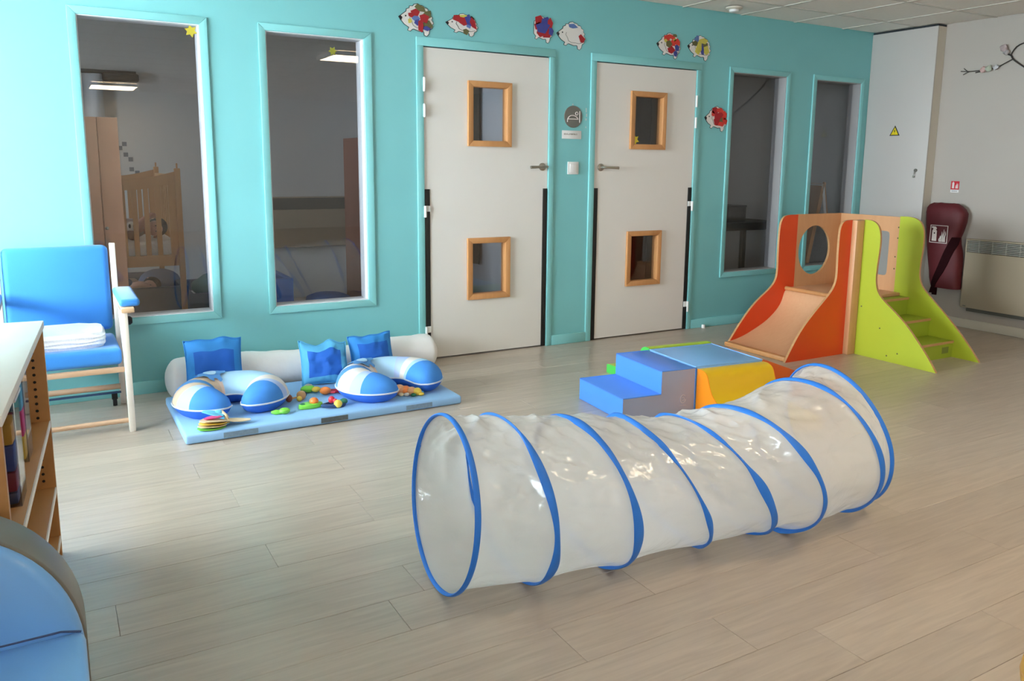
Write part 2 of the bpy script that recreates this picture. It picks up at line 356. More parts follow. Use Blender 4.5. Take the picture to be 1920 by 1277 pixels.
# side windows in the left wall
for n, (a, b) in enumerate(WIN_SIDE):
    wn = thing(f'window_{5+n}', (XL-.1, (a+b)/2, WZ0), f'large daylight window in the left wall, number {n+1} from the teal wall, out of view', 'window', kind='structure')
    f = MB()
    for y0, y1, z0, z1 in ((a, a+.05, WZ0, WZ1), (b-.05, b, WZ0, WZ1), (a+.05, b-.05, WZ0, WZ0+.05), (a+.05, b-.05, WZ1-.05, WZ1), ((a+b)/2-.03, (a+b)/2+.03, WZ0+.05, WZ1-.05)):
        f.box(XL-.14, XL-.07, y0, y1, z0, z1)
    f.build('window_frame', PLAST, wn)
    MB().box(XL-.11, XL-.104, a+.04, b-.04, WZ0+.04, WZ1-.04).build('glass_pane', GLASS_OUT, wn)
tag(MB().box(XL-14, XL-.25, YB-4, 7, -.3, -.15).build('outside_ground', M('paving', (.42, .42, .40), .8, .1)), 'pale paved ground outside the left windows, out of view', 'ground', kind='structure')

tag(MB().box(XL-2.3, XL-.2, YB, 3.0, 2.34, 2.5).build('sky_blocker', WHITE), 'unseen slab added over the left windows to cut high sky light', 'blocker', kind='structure')  # added to block high sky light from the floor near the windows
# windows in the teal wall
def mitre(mb, x0, x1, z0, z1, t, y0, y1, mi=0, sx=None):
    """rectangular frame of four mitred strips, outer box, strip width t"""
    O = [(x0, z0), (x1, z0), (x1, z1), (x0, z1)]; I = [(x0+t, z0+t), (x1-t, z0+t), (x1-t, z1-t), (x0+t, z1-t)]
    for k in range(4):
        l = (k+1) % 4; mb.prism([O[k], O[l], I[l], I[k]], XZ, y0, y1, mi)
for n, (a, b, oa, ob, gy_) in enumerate(WINS):
    wn = thing(f'window_{n+1}', ((a+b)/2, 0, WB), ['tall interior window behind the blue nursing chair', 'tall interior window left of the first door', 'tall narrow dark window right of the second door', 'tall dark window beside the white cupboard'][n], 'window', kind='structure')
    f = MB()
    O = [(oa, WOB), (ob, WOB), (ob, WOT), (oa, WOT)]; I = [(a, WB), (b, WB), (b, WT), (a, WT)]
    for k in range(4):
        l = (k+1) % 4; f.prism([O[k], O[l], I[l], I[k]], XZ, -.013, .002)
    f.build('casing', TEAL_T, wn, bevel=.003)
    rv = MB(); e = .005
    for x0, x1, z0, z1 in ((a, a+e, WB, WT), (b-e, b, WB, WT), (a+e, b-e, WB, WB+e), (a+e, b-e, WT-e, WT)): rv.box(x0, x1, -.004, .118, z0, z1)
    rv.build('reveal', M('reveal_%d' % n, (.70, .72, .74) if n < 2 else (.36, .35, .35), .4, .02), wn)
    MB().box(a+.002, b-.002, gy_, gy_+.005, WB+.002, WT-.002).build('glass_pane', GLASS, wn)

# doors
def vision(d, x0, x1, z0, z1, t=.037):
    f = MB(); mitre(f, x0, x1, z0, z1, t, -.022, .0)
    mitre(f, x0+t-.008, x1-t+.008, z0+t-.008, z1-t+.008, .010, -.012, .045)
    fr = f.build('vision_panel_frame', BEECH, d, bevel=.002)
    MB().box(x0+t-.006, x1-t+.006, .018, .024, z0+t-.006, z1-t+.006).build('glass_pane', GLASS, fr)
VIS = [[(.310, .640, 1.427, 1.852), (.306, .636, .390, .814)], [(1.656, 1.991, 1.432, 1.857), (1.656, 1.988, .395, .817)]]
for n, (a, b) in enumerate(DOORS):
    d = thing(f'door_{n+1}', ((a+b)/2, .02, 0), ['white door with handle on its right edge, left of the round sign', 'white door with a yellow star on its upper pane, right of the round sign'][n], 'door', kind='structure')
    lf = MB()
    for p, q, c, e in cells(a, b, .010, 2.04, [(x0+.03, x1-.03, z0+.03, z1-.03) for x0, x1, z0, z1 in VIS[n]]): lf.box(p, q, .0, .042, c, e)
    lf.build('door_leaf', DOORW, d)
    for v in VIS[n]: vision(d, *v)
    cs = MB()
    for x0, x1 in ((a-.050, a-.003), (b+.003, b+.048)): cs.box(x0, x1, -.012, .118, 0, 2.046)
    cs.box(a-.050, b+.048, -.012, .118, 2.046, 2.100); cs.build('door_frame', TEAL_T, d, bevel=.003)
    for x0, x1 in ((a, a+.036), (b-.036, b)): MB().box(x0, x1, -.006, .001, .004, 1.145).build('finger_guard', BLACK, d, bevel=.002)
    hx = a-.001 if n == 0 else b+.001
    for z0, z1, wide in ((1.765, 1.853, 0), (1.605, 1.687, 0), (.962, 1.037, 1), (.147, .231, 1)):
        h = MB(); h.cyl((hx, -.016, z0), (hx, -.016, z1), .0085, 12)
        if wide: h.box(min(hx, hx+(.036 if n == 0 else -.036)), max(hx, hx+(.036 if n == 0 else -.036)), -.013, -.006, (z0+z1)/2, z1)
        h.build('hinge', HINGE, d, smooth=True)
    rx = .897 if n == 0 else 1.400; sg = -1 if n == 0 else 1
    ha = MB(); ha.lathe([(.027, .001), (.027, -.008), (.024, -.010), (.001, -.010)], (rx, 0, 1.296), 'Y', 28)
    hd = ha.build('handle_rose', STEEL, d, smooth=True)
    lv = MB(); lv.tube([(rx, -.008, 1.296), (rx, -.045, 1.296), (rx+sg*.010, -.053, 1.296), (rx+sg*.03, -.055, 1.296), (rx+sg*.125, -.055, 1.293)], [.009, .009, .0095, .0085, .0105], 14)
    lv.build('lever', STEEL, hd, smooth=True)
    if n == 0: MB().lathe([(.009, 0), (.009, -.012), (.001, -.012)], (.934, 0, 1.297), 'Y', 14).build('latch_plate', STEEL, d)

# baseboards
bb = MB()
for a, b in ((XL, -.052), (.992, 1.292), (2.337, 4.343)): bb.box(a, b, -.014, 0, 0, .074)
tag(bb.build('baseboard_back', TEAL_T, bevel=.004), 'teal skirting board along the teal wall', 'baseboard', kind='structure')
tag(MB().box(XR-.014, XR, YB, -.63, 0, .075).build('baseboard_right', CREAM, bevel=.004), 'cream skirting board under the radiator', 'baseboard', kind='structure')

# ------------------------------------------------------------------ ceiling lamps (two seen mirrored in the glass; back-room ones added)
LITP = M('lit_diffuser', (.9, .9, .88), .5, 0, emit=(1.0, .80, .55), es=LAMP)
for k, (x0, x1, y0, y1) in enumerate(((.66, 1.26, -4.43, -3.83), (-1.4, -.75, -10.5, -9.6), (2.9, 3.5, -7.5, -6.9))):
    l = thing('ceiling_lamp', ((x0+x1)/2, (y0+y1)/2, ZC-.045), ['lit ceiling panel mirrored at the top of the second window', 'lit ceiling panel mirrored near the top of the first window', 'lit ceiling panel over the right half of the playroom, out of view'][k], 'lamp', 'ceiling light panels')
    f = MB()
    for a, b, c, d in ((x0-.02, x0, y0-.02, y1+.02), (x1, x1+.02, y0-.02, y1+.02), (x0, x1, y0-.02, y0), (x0, x1, y1, y1+.02)): f.box(a, b, c, d, ZC-.045, ZC)
    f.build('lamp_frame', PLAST, l)
    MB().box(x0, x1, y0, y1, ZC-.040, ZC-.002).build('diffuser', LITP, l)

LITB = [M('nap_fill_diffuser', (.9, .9, .88), .5, 0, emit=(1.0, .97, .95), es=FILL_NAP), M('right_fill_diffuser', (.9, .9, .88), .5, 0, emit=(1.0, .85, .66), es=FILL_RIGHT)]
for k, (x, y_) in enumerate(((.1, 1.5), (3.4, 2.0))):  # fill panels added to brighten the two back rooms
    l = thing('ceiling_lamp', (x, y_, ZC-.045), ['unseen ceiling panel added to brighten the nap room', 'unseen ceiling panel added to brighten the right back room'][k], 'lamp', 'ceiling light panels')
    f = MB()
    for a, b, c, d in ((x-.32, x-.30, y_-.32, y_+.32), (x+.30, x+.32, y_-.32, y_+.32), (x-.30, x+.30, y_-.32, y_-.30), (x-.30, x+.30, y_+.30, y_+.32)): f.box(a, b, c, d, ZC-.045, ZC)
    f.build('lamp_frame', PLAST, l); MB().box(x-.30, x+.30, y_-.30, y_+.30, ZC-.040, ZC-.002).build('diffuser', LITB[k], l)

# ------------------------------------------------------------------ play slide tower
sl = thing('play_slide', (2.75, -1.0, 0), 'wooden toddler slide tower with orange and lime side panels and steps', 'slide')
T = .018
orp = [(2.705, .955), (2.64, .955), (2.605, .94), (2.585, .905), (2.579, .857), (2.579, .70), (2.586, .58), (2.575, .51), (2.53, .45), (2.455, .388), (2.36, .308), (2.26, .212), (2.18, .10), (2.118, .0), (2.715, 0.0), (2.715, .955)]
orp = smooth_poly(orp[:14], 2) + [(2.715, 0.0), (2.715, .955)]
MB().prism(orp, XZ, -1.205, -1.187, 0, 1).build('slide_side_panel', [ORANGE, PLYE], sl)
orl = [(2.83, .955), (2.72, .955), (2.675, .94), (2.650, .90), (2.641, .83), (2.641, .66), (2.648, .53), (2.635, .46), (2.58, .40), (2.46, .325), (2.37, .25), (2.27, .14), (2.20, .05), (2.16, .0)]
orl = smooth_poly(orl, 2) + [(2.83, 0.0)]
MB().prism(orl, XZ, -.612, -.594, 0, 1).build('slide_side_panel', [ORANGE, PLYE], sl)
grp = [(-1.242, .958), (-1.30, .957), (-1.345, .935), (-1.370, .89), (-1.379, .82), (-1.375, .74), (-1.366, .62), (-1.366, .54), (-1.385, .47), (-1.43, .42), (-1.53, .352), (-1.63, .275), (-1.72, .180), (-1.80, .092), (-1.868, .0)]
grp = smooth_poly(grp, 2) + [(-1.242, 0.0)]
MB().prism(grp, YZ, 2.781, 2.799, 0, 1).build('stair_side_panel', [LIME, PLYE], sl)
grr = [(-1.136, .962), (-1.22, .964), (-1.28, .95), (-1.32, .91), (-1.337, .85), (-1.338, .74), (-1.326, .62), (-1.328, .53), (-1.36, .46), (-1.44, .39), (-1.54, .305), (-1.64, .215), (-1.75, .10), (-1.832, .0)]
grr = smooth_poly(grr, 2) + [(-1.136, 0.0)]
MB().prism(grr, YZ, 3.321, 3.339, 0, 1).build('stair_side_panel', [LIME, PLYE], sl)
# back panel with a round hole
def holed(mb, u0, u1, v0, v1, hole, fn, d0, d1, mi=0, ms=1):
    c = (sum(p[0] for p in hole)/len(hole), sum(p[1] for p in hole)/len(hole)); n = len(hole); outer = []
    for p in hole:
        dx, dy = p[0]-c[0], p[1]-c[1]
        tx = ((u1 if dx > 0 else u0)-c[0])/dx if abs(dx) > 1e-9 else 1e9; ty = ((v1 if dy > 0 else v0)-c[1])/dy if abs(dy) > 1e-9 else 1e9
        s = min(tx, ty); outer.append([c[0]+dx*s, c[1]+dy*s])
    for cx, cy in ((u0, v0), (u1, v0), (u1, v1), (u0, v1)):
        k = min(range(n), key=lambda i: (outer[i][0]-cx)**2+(outer[i][1]-cy)**2); outer[k] = [cx, cy]
    P = [fn(*p, d0) for p in hole]+[fn(*p, d0) for p in outer]+[fn(*p, d1) for p in hole]+[fn(*p, d1) for p in outer]; F = []; MI = []
    for i in range(n):
        j = (i+1) % n
        F += [(i, j, n+j, n+i), (2*n+i, 3*n+i, 3*n+j, 2*n+j), (i, 2*n+i, 2*n+j, j), (n+i, n+j, 3*n+j, 3*n+i)]; MI += [mi, mi, ms, ms]
    mb.add(P, F, MI)
bp = MB(); holed(bp, 2.83, 3.321, 0.0, .957, [(3.035+.178*math.cos(a), .675+.192*math.sin(a)) for a in [2*PI*k/48 for k in range(48)]], XZ, -.612, -.594)
bp.build('back_panel', [PLYV, PLYE], sl)
rh = [(-1.06, .51), (-1.06, .845), (-.76, .845), (-.76, .51)]
rh = [(-.91+.15*max(-1, min(1, 1.35*math.cos(a))), .678+.168*max(-1, min(1, 1.35*math.sin(a)))) for a in [2*PI*k/48 for k in range(48)]]
bp = MB(); holed(bp, -1.136, -.594, 0.0, .957, rh, YZ, 3.321, 3.339); bp.build('side_window_panel', [PLYV, PLYE], sl)
MB().box(2.700, 2.781, -1.245, -1.187, 0, .955).build('corner_post', PLYV, sl, bevel=.006)
MB().box(2.781, 2.80, -1.242, -1.187, 0, .955).build('corner_post', PLYV, sl, bevel=.002)
MB().box(2.745, 3.321, -1.187, -.612, .375, .398).build('platform', PLY, sl, bevel=.003)
MB().cyl((2.745, -1.186, .392), (2.745, -.613, .392), .016, 12).build('platform_nosing', BEECHH, sl, smooth=True)
# slide chute: curved sheet
ch = MB(); prof = smooth_poly([(2.755, .385), (2.73, .365), (2.705, .285), (2.648, .218), (2.549, .150), (2.436, .100), (2.324, .058), (2.22, .034), (2.15, .028)], 2)
ch.prism(prof + [(x, z-.014) for x, z in prof[::-1]], XZ, -1.187, -.612); ch.build('slide_chute', PLY, sl, smooth=True)
MB().box(2.128, 2.172, -1.187, -.612, 0, .034).build('slide_lip', BEECHH, sl, bevel=.008)
for z, y0, y1 in ((.375, -1.262, -1.187), (.248, -1.448, -1.240), (.120, -1.636, -1.426)):
    tr_ = MB().box(2.799, 3.321, y0, y1, z-.018, z).build('step_tread', LIMED, sl, bevel=.002)
    MB().box(2.799, 3.321, y0-.0035, y0-.0005, z-.018, z-.0005).build('tread_edge', PLYE, tr_)
    MB().box(2.799, 3.321, y0+.004, y0+.018, z-.13 if z > .13 else 0, z-.018).build('step_riser', LIMED, sl)
sc = MB()
for y_, z_ in ((-1.27, .35), (-1.43, .22), (-1.58, .07), (-1.50, .04)): sc.lathe([(.006, 0), (.005, -.002), (.001, -.003)], (2.781, y_, z_), 'X', 10)
for y_, z_ in ((-1.13, .80), (-1.13, .88), (-1.12, .66), (-1.12, .57)): sc.lathe([(.006, 0), (.005, -.002), (.001, -.003)], (3.321, y_, z_), 'X', 10)
o = sc.build('screw_caps', P_OLIVE, sl); o['kind'] = 'stuff'
MB().box(3.20, 3.27, -1.4365, -1.6335, .03, .07).build('maker_sticker', M('sticker', (.24, .30, .05), .5, .05), sl) if False else MB().box(3.20, 3.275, -1.6345, -1.633, .035, .08).build('maker_sticker', M('sticker', (.20, .24, .05), .5, .05), sl)

# ------------------------------------------------------------------ foam soft-play blocks
ang = math.radians(-5.5); e1 = Vector((math.cos(ang), math.sin(ang), 0)); e2 = Vector((math.sin(ang), -math.cos(ang), 0))
e2 = Vector((-.085, -.996, 0)).normalized()
O = Vector((.398, -1.262, 0))
def blk(a, b, h): return O+e1*a+e2*b+Vector((0, 0, h))
S = .452
G = 'foam soft-play blocks'
def foam_prism(poly, along, d0, d1):
    """poly in (u,h); along 1: u on e1 extruded over e2; along 2: u on e2 extruded over e1"""
    return (lambda u, h, d: blk(u, d, h)) if along == 1 else (lambda u, h, d: blk(d, u, h))
st = thing('foam_steps', blk(S/2, S/2, 0), 'blue two-step foam stair block in front of the doors', 'foam block', G)
prof = [(0, 0), (0, .122), (.235, .122), (.235, .245), (S, .245), (S, 0)]
fn = foam_prism(prof, 1, 0, S); n = len(prof)
mb = MB(); P = [fn(u, h, .004) for u, h in prof]+[fn(u, h, S-.004) for u, h in prof]
mb.add(P, [(i, (i+1) % n, n+(i+1) % n, n+i) for i in range(n)], [1, 0, 1, 0, 1, 1]); mb.build('cover', [V_BLUE, V_MID], st, bevel=.006)
for d0, d1 in ((0, .004), (S-.004, S)): MB().prism(prof, fn, d0, d1).build('side_panel', V_GREY, st)
for d in (.001, S-.001): MB().tube([fn(u, h, d) for u, h in prof], .0035, 6, closed=True).build('piping', V_MID, st)
lg = MB(); c = blk(S-.075, S+.0012, .07)
lg.tube([c+e1*(.017*math.cos(a))+Vector((0, 0, .022*math.sin(a)+.012)) for a in [PI*.25+PI*1.7*k/14 for k in range(15)]], .0018, 6)
lg.tube([c+e1*(.008*math.cos(a))+Vector((0, 0, .010*math.sin(a)+.012)) for a in [PI*1.2+PI*1.6*k/10 for k in range(11)]], .0015, 6)
lg.tube([c+e1*-.022+Vector((0, 0, -.024)), c+e1*.022+Vector((0, 0, -.024))], .001, 6); lg.build('printed_logo', M('logo_grey', (.55, .55, .62), .5, .02), st)
S0 = S+.006
cb = thing('foam_platform', blk(S0+S/2, S/2, 0), 'square foam platform block with pale blue top between the other blocks', 'foam block', G)
mb = MB()
P = [blk(S0+a, b, h) for h in (0, .248) for b in (0, S) for a in (0, S)]
mb.add(P, [(0,2,3,1),(4,5,7,6),(0,1,5,4),(2,6,7,3),(0,4,6,2),(1,3,7,5)], [1, 0, 1, 1, 1, 1]); mb.build('cover', [V_SKY, V_NAVY], cb, bevel=.010, seg=3)
MB().tube([blk(S0+a, b, .247) for a, b in ((.004, .004), (S-.004, .004), (S-.004, S-.004), (.004, S-.004))], .005, 8, closed=True).build('piping', V_SKY, cb)
def wave(name, label, sgn, base, side, top, hs=1.0):
    t = thing(name, blk(S0+S/2, base+sgn*.25, 0), label, 'foam block', G)
    pr = smooth_poly([(0, .24), (.045, .243), (.085, .225), (.105, .17), (.13, .125), (.17, .095), (.24, .065), (.33, .055), (.42, .055), (.47, .05)], 2)
    pl = [(base+sgn*u, h*hs) for u, h in pr]; poly = [(base, 0)] + pl + [(base+sgn*.47, 0)]
    f = lambda u, h, d: blk(d, u, h)
    MB().prism(poly, f, S0+.002, S0+.006, 0).build('side_panel', side, t); MB().prism(poly, f, S0+S-.006, S0+S-.002, 0).build('side_panel', side, t)
    MB().prism(poly, f, S0+.006, S0+S-.006, 0).build('slide_surface', top, t, smooth=True)
wave('foam_wave_slide', 'yellow foam wave slide with orange sides, behind the crawl tunnel', 1, S+.004, V_ORG, V_YEL)
wave('foam_wave_slide', 'lime foam wave slide with green sides, half hidden behind the blue blocks', -1, -.004, V_GRN, V_LIM, 1.06)
wd = thing('foam_wedge', blk(2*S0+S*.5, S/2, 0), 'red-orange foam ramp wedge right of the pale blue platform', 'foam block', G)
poly = [(2*S0, 0), (2*S0, .24), (2*S0+.03, .24), (2*S0+.62, .02), (2*S0+.62, 0)]
MB().prism(poly, lambda u, h, d: blk(u, d, h), .004, S-.004).build('cover', V_RED, wd, bevel=.006)

# ------------------------------------------------------------------ crawl tunnel
tn = thing('crawl_tunnel', (-.3, -2.9, 0), 'long white translucent play tunnel with blue hoops on the floor', 'play tunnel')
RING = [(.270, -1.141, -2.773, -.073, -.084), (.270, -.944, -2.836, .028, .117), (.262, -.685, -2.879, .070, .225), (.265, -.390, -2.882, -.040, .475), (.270, -.168, -2.918, .044, .561), (.272, -.030, -2.984, .200, .450), (.277, .325, -2.950, .120, .310), (.280, .496, -2.908, -.129, .236)]
NA = 176
def ring_frame(q):
    R, cx, cy, ph, ti = q
    a = Vector((math.cos(ph)*math.cos(ti), math.sin(ph)*math.cos(ti), math.sin(ti))); h = Vector((-math.sin(ph), math.cos(ph), 0)); v = a.cross(h)
    return Vector((cx, cy, R*math.cos(ti)+.006)), a, h, v, R
FR = [ring_frame(q) for q in RING]
for k, (c, a, h, v, R) in enumerate(FR):
    mb = MB(); rings = []
    for i in range(NA):
        t = 2*PI*i/NA; d = h*math.cos(t)+v*math.sin(t)
        wv = noise.noise(Vector((math.cos(t)*1.8, math.sin(t)*1.8, k*7.3)))
        hw = .010 if k in (0, 7) else max(.0035, .0115+.014*wv-.004*math.sin(t))
        off = a*(.006*noise.noise(Vector((math.cos(t)*1.2+5, math.sin(t)*1.2, k*3.1)))) if k not in (0,) else Vector()
        p = c+d*(R+.003)+off
        rings.append([p+a*(hw*math.cos(s))+d*(.005*math.sin(s)) for s in [2*PI*j/8 for j in range(8)]])
    mb.loft(rings, loop=True); mb.v = [Vector((p.x, p.y, max(p.z, .0005))) for p in mb.v]
    mb.build('hoop', RINGB, tn, smooth=True)
fm = MB(); rows = []; NS = 20
for k in range(len(FR)-1):
    A, B = FR[k], FR[k+1]
    for s in range(NS + (1 if k == len(FR)-2 else 0)):
        t = s/NS; row = []
        for i in range(NA):
            th = 2*PI*i/NA; pa = A[0]+(A[2]*math.cos(th)+A[3]*math.sin(th))*A[4]; pb = B[0]+(B[2]*math.cos(th)+B[3]*math.sin(th))*B[4]
            p = pa.lerp(pb, t); c = A[0].lerp(B[0], t); d = (p-c).normalized(); e = math.sin(PI*t)
            cu, cv = math.cos(th)*1.9, math.sin(th)*1.9; vv = t*1.7
            n1 = noise.noise(Vector((cu*1.2+k*11, cv*1.2, t*1.1))); n2 = noise.noise(Vector((cu*4+k*3, cv*4, vv*2+9)))
            c1 = (1-abs(noise.noise(Vector((cu+k*2.7, cv, vv)))))**3; c2 = (1-abs(noise.noise(Vector((cu*2.3+k*5.1, cv*2.3, vv*1.8+4)))))**4
            c3 = (1-abs(noise.noise(Vector((cu*4.5+k*8.1, cv*4.5, vv*3+4)))))**4
            near = min(1, max(0, math.sin(th)*1.3+.35))
            p = p + d*e**.7*(-.014+.016*n1+near*(.015*c1-.009+.009*c2+.0045*c3)+.002*n2)
            if p.z < .004: p.z = .004+.001*abs(n2)
            row.append(p)
        rows.append(row)
fm.loft(rows, caps=False); fm.build('film_skin', FILM, tn, smooth=True)

# ------------------------------------------------------------------ baby mat, bolster, pillows, cushions
mat_ = thing('floor_mat', (-.95, -.68, 0), 'pale blue padded floor mat by the teal wall', 'mat')
MX0, MX1, MY0, MY1 = -1.660, -.232, -1.030, -.30
MB().box(MX0, MX1, MY0, MY1, .001, .047).build('mat_pad', MATB, mat_, bevel=.012, seg=3)
for x0, x1, mt in ((-1.49, -1.33, MATE2), (-1.02, -.88, MATE), (-.56, -.41, MATE2)): MB().box(x0, x1, MY0-.0012, MY0+.002, .010, .036).build('worn_zip_patch', mt, mat_)
MZ = .047
b = MB(); R = []
NB_ = 60
for i in range(NB_+1):
    t = .5-.5*math.cos(PI*i/NB_); x = -1.64+1.63*t; rr = .108*min(1, (1-(1-min(1, t/.06))**2)**.5+.15, (1-(1-min(1, (1-t)/.06))**2)**.5+.15)
    rr *= 1+.10*noise.noise(Vector((t*7, 0, 3))); yy = -.158+.012*math.sin(t*6); wob = .0
    R.append([Vector((x, yy+rr*1.10*math.cos(a), max(.002, .100+.012*math.sin(t*9)+rr*(1+.06*noise.noise(Vector((t*22, math.cos(a)*2, math.sin(a)*2))))*math.sin(a)))) for a in [2*PI*k/28 for k in range(28)]])
b.loft(R); tag(recenter(b.build('bolster', BOLW, smooth=True)), 'long white cotton bolster lying against the teal wall', 'bolster')

def nursing_pillow(c, R0, r0, a0, a1, label, seg, rot=0):
    t = thing('nursing_pillow', (c[0], c[1], MZ), label, 'pillow', 'nursing pillows on the mat')
    N1, N2 = 84, 28; top = MB(); bot = MB(); RT = []; RB = []; seam_o = []; seam_i = []
    hz = MZ+.058
    def frame(s):
        a = a0+(a1-a0)*s; e = min(s, 1-s)/.17
        tap = math.sqrt(max(0, 1-(1-min(1, e))**2)); rr = r0*(.03+.97*tap)*(1+.06*math.sin(PI*s))
        return a, tap, rr
    def P(a, q, z):
        x, y_ = math.cos(a)*(R0+q)*1.12, math.sin(a)*(R0+q)*.98
        return Vector((c[0]+x*math.cos(rot)-y_*math.sin(rot), c[1]+x*math.sin(rot)+y_*math.cos(rot), z))
    for i in range(N1+1):
        s = i/N1; a, tap, rr = frame(s); lump = 1+.04*noise.noise(Vector((s*9, c[0], 0)))
        rt, rb = [], []
        for k in range(N2//2+1):
            u = PI*k/(N2//2); rt.append(P(a, rr*math.cos(u), hz+rr*1.02*lump*math.sin(u)))
            rb.append(P(a, rr*math.cos(u)*(1-.12*math.sin(u)), hz-min(.056, .075*math.sin(u)*tap)))
        RT.append(rt); RB.append(rb); seam_o.append(P(a, rr+.002, hz)); seam_i.append(P(a, -rr-.002, hz))
    def mf(i, k):
        s = (i+.5)/N1
        for e_, mi in seg:
            if s < e_: return mi
        return seg[-1][1]
    top.loft(RT, closed=False, caps=False, mfn=mf); bot.loft(RB, closed=False, caps=False)
    cv = top.build('striped_cover', [J_BLUE, J_PALE, J_WHITE, J_STRIPE, J_BEIGE, J_LAV, J_PINK], t, smooth=True); bot.build('base_cover', J_BASE, t, smooth=True)
    MB().tube(seam_o+seam_i[::-1], .0045, 8, closed=True).build('piping', PIPE, cv, smooth=True)
    pp = cv
    def surf(ds, q, lift):
        s = .405-ds/(R0*1.05)/abs(a1-a0); a, tap, rr = frame(s); return P(a, q, hz+rr*1.04*math.sqrt(max(0, 1-(q/rr)**2))+lift)
    for nm, ra, rb_, mt, lf in (('flower_patch', .085, .060, J_STRIPE, .010), ('flower_centre', .034, .034, J_PALE, .014)):
        mb = MB(); n = 36; rings = [[surf(0, -.012, lf)]*1]
        Q = [surf(0, -.012, lf)]
        for rr_ in (.25, .5, .75, 1):
            Q += [surf((ra if k % 6 < 3 else rb_)*rr_*math.cos(2*PI*k/n), -.012+.80*(ra if k % 6 < 3 else rb_)*rr_*math.sin(2*PI*k/n), lf) for k in range(n)]
        F = [(0, 1+k, 1+(k+1) % n) for k in range(n)]
        for q_ in range(3): F += [(1+q_*n+k, 1+(q_+1)*n+k, 1+(q_+1)*n+(k+1) % n, 1+q_*n+(k+1) % n) for k in range(n)]
        mb.add(Q, F); mb.build(nm, mt, cv, smooth=True)
    return t
# arc angles measured from +x; opening faces the camera
SEG1 = [(.130, 0), (.185, 5), (.255, 4), (.315, 3), (.40, 4), (.435, 6), (.66, 1), (.74, 1), (.82, 2), (.86, 5), (1.0, 0)]
SEG2 = [(.140, 0), (.195, 5), (.27, 2), (.33, 3), (.40, 2), (.435, 6), (.64, 1), (.72, 5), (.78, 2), (.83, 1), (1.0, 0)]
nursing_pillow((-1.382, -.675), .158, .092, math.radians(263), math.radians(-82), 'striped U-shaped nursing pillow on the mat, nearest the blue chair', SEG1, math.radians(-3))
nursing_pillow((-.545, -.770), .175, .094, math.radians(258), math.radians(-58), 'striped U-shaped nursing pillow on the mat, nearest the doors', SEG2, math.radians(6))

def cushion(c, w_, h_, tilt, rz, label, seed, crumple=.01, mats=(C_BLUE, C_MID)):
    N = 22; V = [[], []]
    for side in (0, 1):
        for j in range(N+1):
            for i in range(N+1):
                u, v = i/N*2-1, j/N*2-1
                th = .058*((1-u*u)*(1-v*v))**.55 if abs(u) < 1 and abs(v) < 1 else 0
                nn = noise.noise(Vector((u*2.2+seed, v*2.2, side))); n2 = noise.noise(Vector((u*6, v*6+seed, side)))
                pinch = 1-.07*(1-abs(u*v))
                x = u*w_/2*(1-.06*(1-v*v)) ; z = v*h_/2*(1-.06*(1-u*u))
                z += crumple*2.0*noise.noise(Vector((u*1.6, seed, 0)))*(.5+.5*v)
                V[side].append(Vector((x, (th+crumple*.8*nn+crumple*.4*n2)*(1 if side else -1)*1.0 if th > 0 else crumple*.6*nn*0, z+h_/2)))
    F = []; MI = []
    for side in (0, 1):
        o_ = side*(N+1)**2
        for j in range(N):
            for i in range(N):
                a = o_+j*(N+1)+i; F.append((a, a+1, a+N+2, a+N+1)); brd = i < 3 or i >= N-3 or j < 3 or j >= N-5; MI.append(1 if brd else 0)
    Mx = Matrix.Translation(Vector(c))@Matrix.Rotation(rz, 4, 'Z')@Matrix.Rotation(tilt, 4, 'X')
    t = thing('cushion', c, label, 'cushion', 'blue cushions on the bolster')
    b_ = MB().add([Mx@p for p in V[0]+V[1]], F, MI).build('cushion_cover', list(mats), t, smooth=True)
    pts = [Mx@V[0][k] for k in list(range(N+1))+[N+(N+1)*j for j in range(1, N+1)]+[(N+1)*N+i for i in range(N-1, -1, -1)]+[(N+1)*j for j in range(N-1, 0, -1)]]
    MB().tube(pts, .0035, 6, closed=True).build('piping', mats[1], b_)
    bm = bmesh.new(); bm.from_mesh(b_.data); bmesh.ops.remove_doubles(bm, verts=bm.verts, dist=.0005); bm.to_mesh(b_.data); bm.free()
cushion((-1.405, -.345, .052), .30, .30, math.radians(-14), math.radians(-4), 'square royal blue cushion with azure border, leftmost on the bolster', 1.0)
cushion((-.820, -.455, .050), .27, .25, math.radians(-28), math.radians(-8), 'crumpled royal blue cushion with pale border, middle of the three', 5.0, .022, (C_BLUE, C_LT))
cushion((-.500, -.372, .066), .285, .23, math.radians(-16), math.radians(8), 'royal blue cushion behind the pillow nearest the doors', 9.0, .010, (C_BLUE, C_MID))

# ------------------------------------------------------------------ toys on the mat
TG = 'small toys on the mat'
t = thing('cloth_book', (-1.50, -.955, MZ), 'open cloth butterfly book at the front left corner of the mat', 'toy', TG)
def leaf(cx, cy, a, l, w_, z0, lift, mat, nm):
    mb = MB(); R = []
    for i in range(9):
        s = i/8; x = s*l; ww = w_*(.35+.65*math.sin(PI*min(1, .12+s*.88))); z = z0+lift*math.sin(PI*.5*s)*1.0
        ca, sa = math.cos(a), math.sin(a)
        R.append([Vector((cx+ca*x-sa*q, cy+sa*x+ca*q, z+dz)) for q, dz in ((-ww, 0), (ww, 0), (ww, .004), (-ww, .004))])
    mb.loft(R); mb.build(nm, mat, t, smooth=False)
for k, mt in enumerate((GREEN_T, TAN_T, YEL_T, TAN_T)): leaf(-1.475, -.955, math.radians(195+k*5), .125, .048, MZ+.002+k*.009, .004+.006*k, mt, 'page')
leaf(-1.49, -.965, math.radians(205), .085, .022, MZ+.052, .006, PINK_T, 'red_patch')
leaf(-1.475, -.955, math.radians(75), .075, .035, MZ+.006, .012, CYAN_T, 'wing')
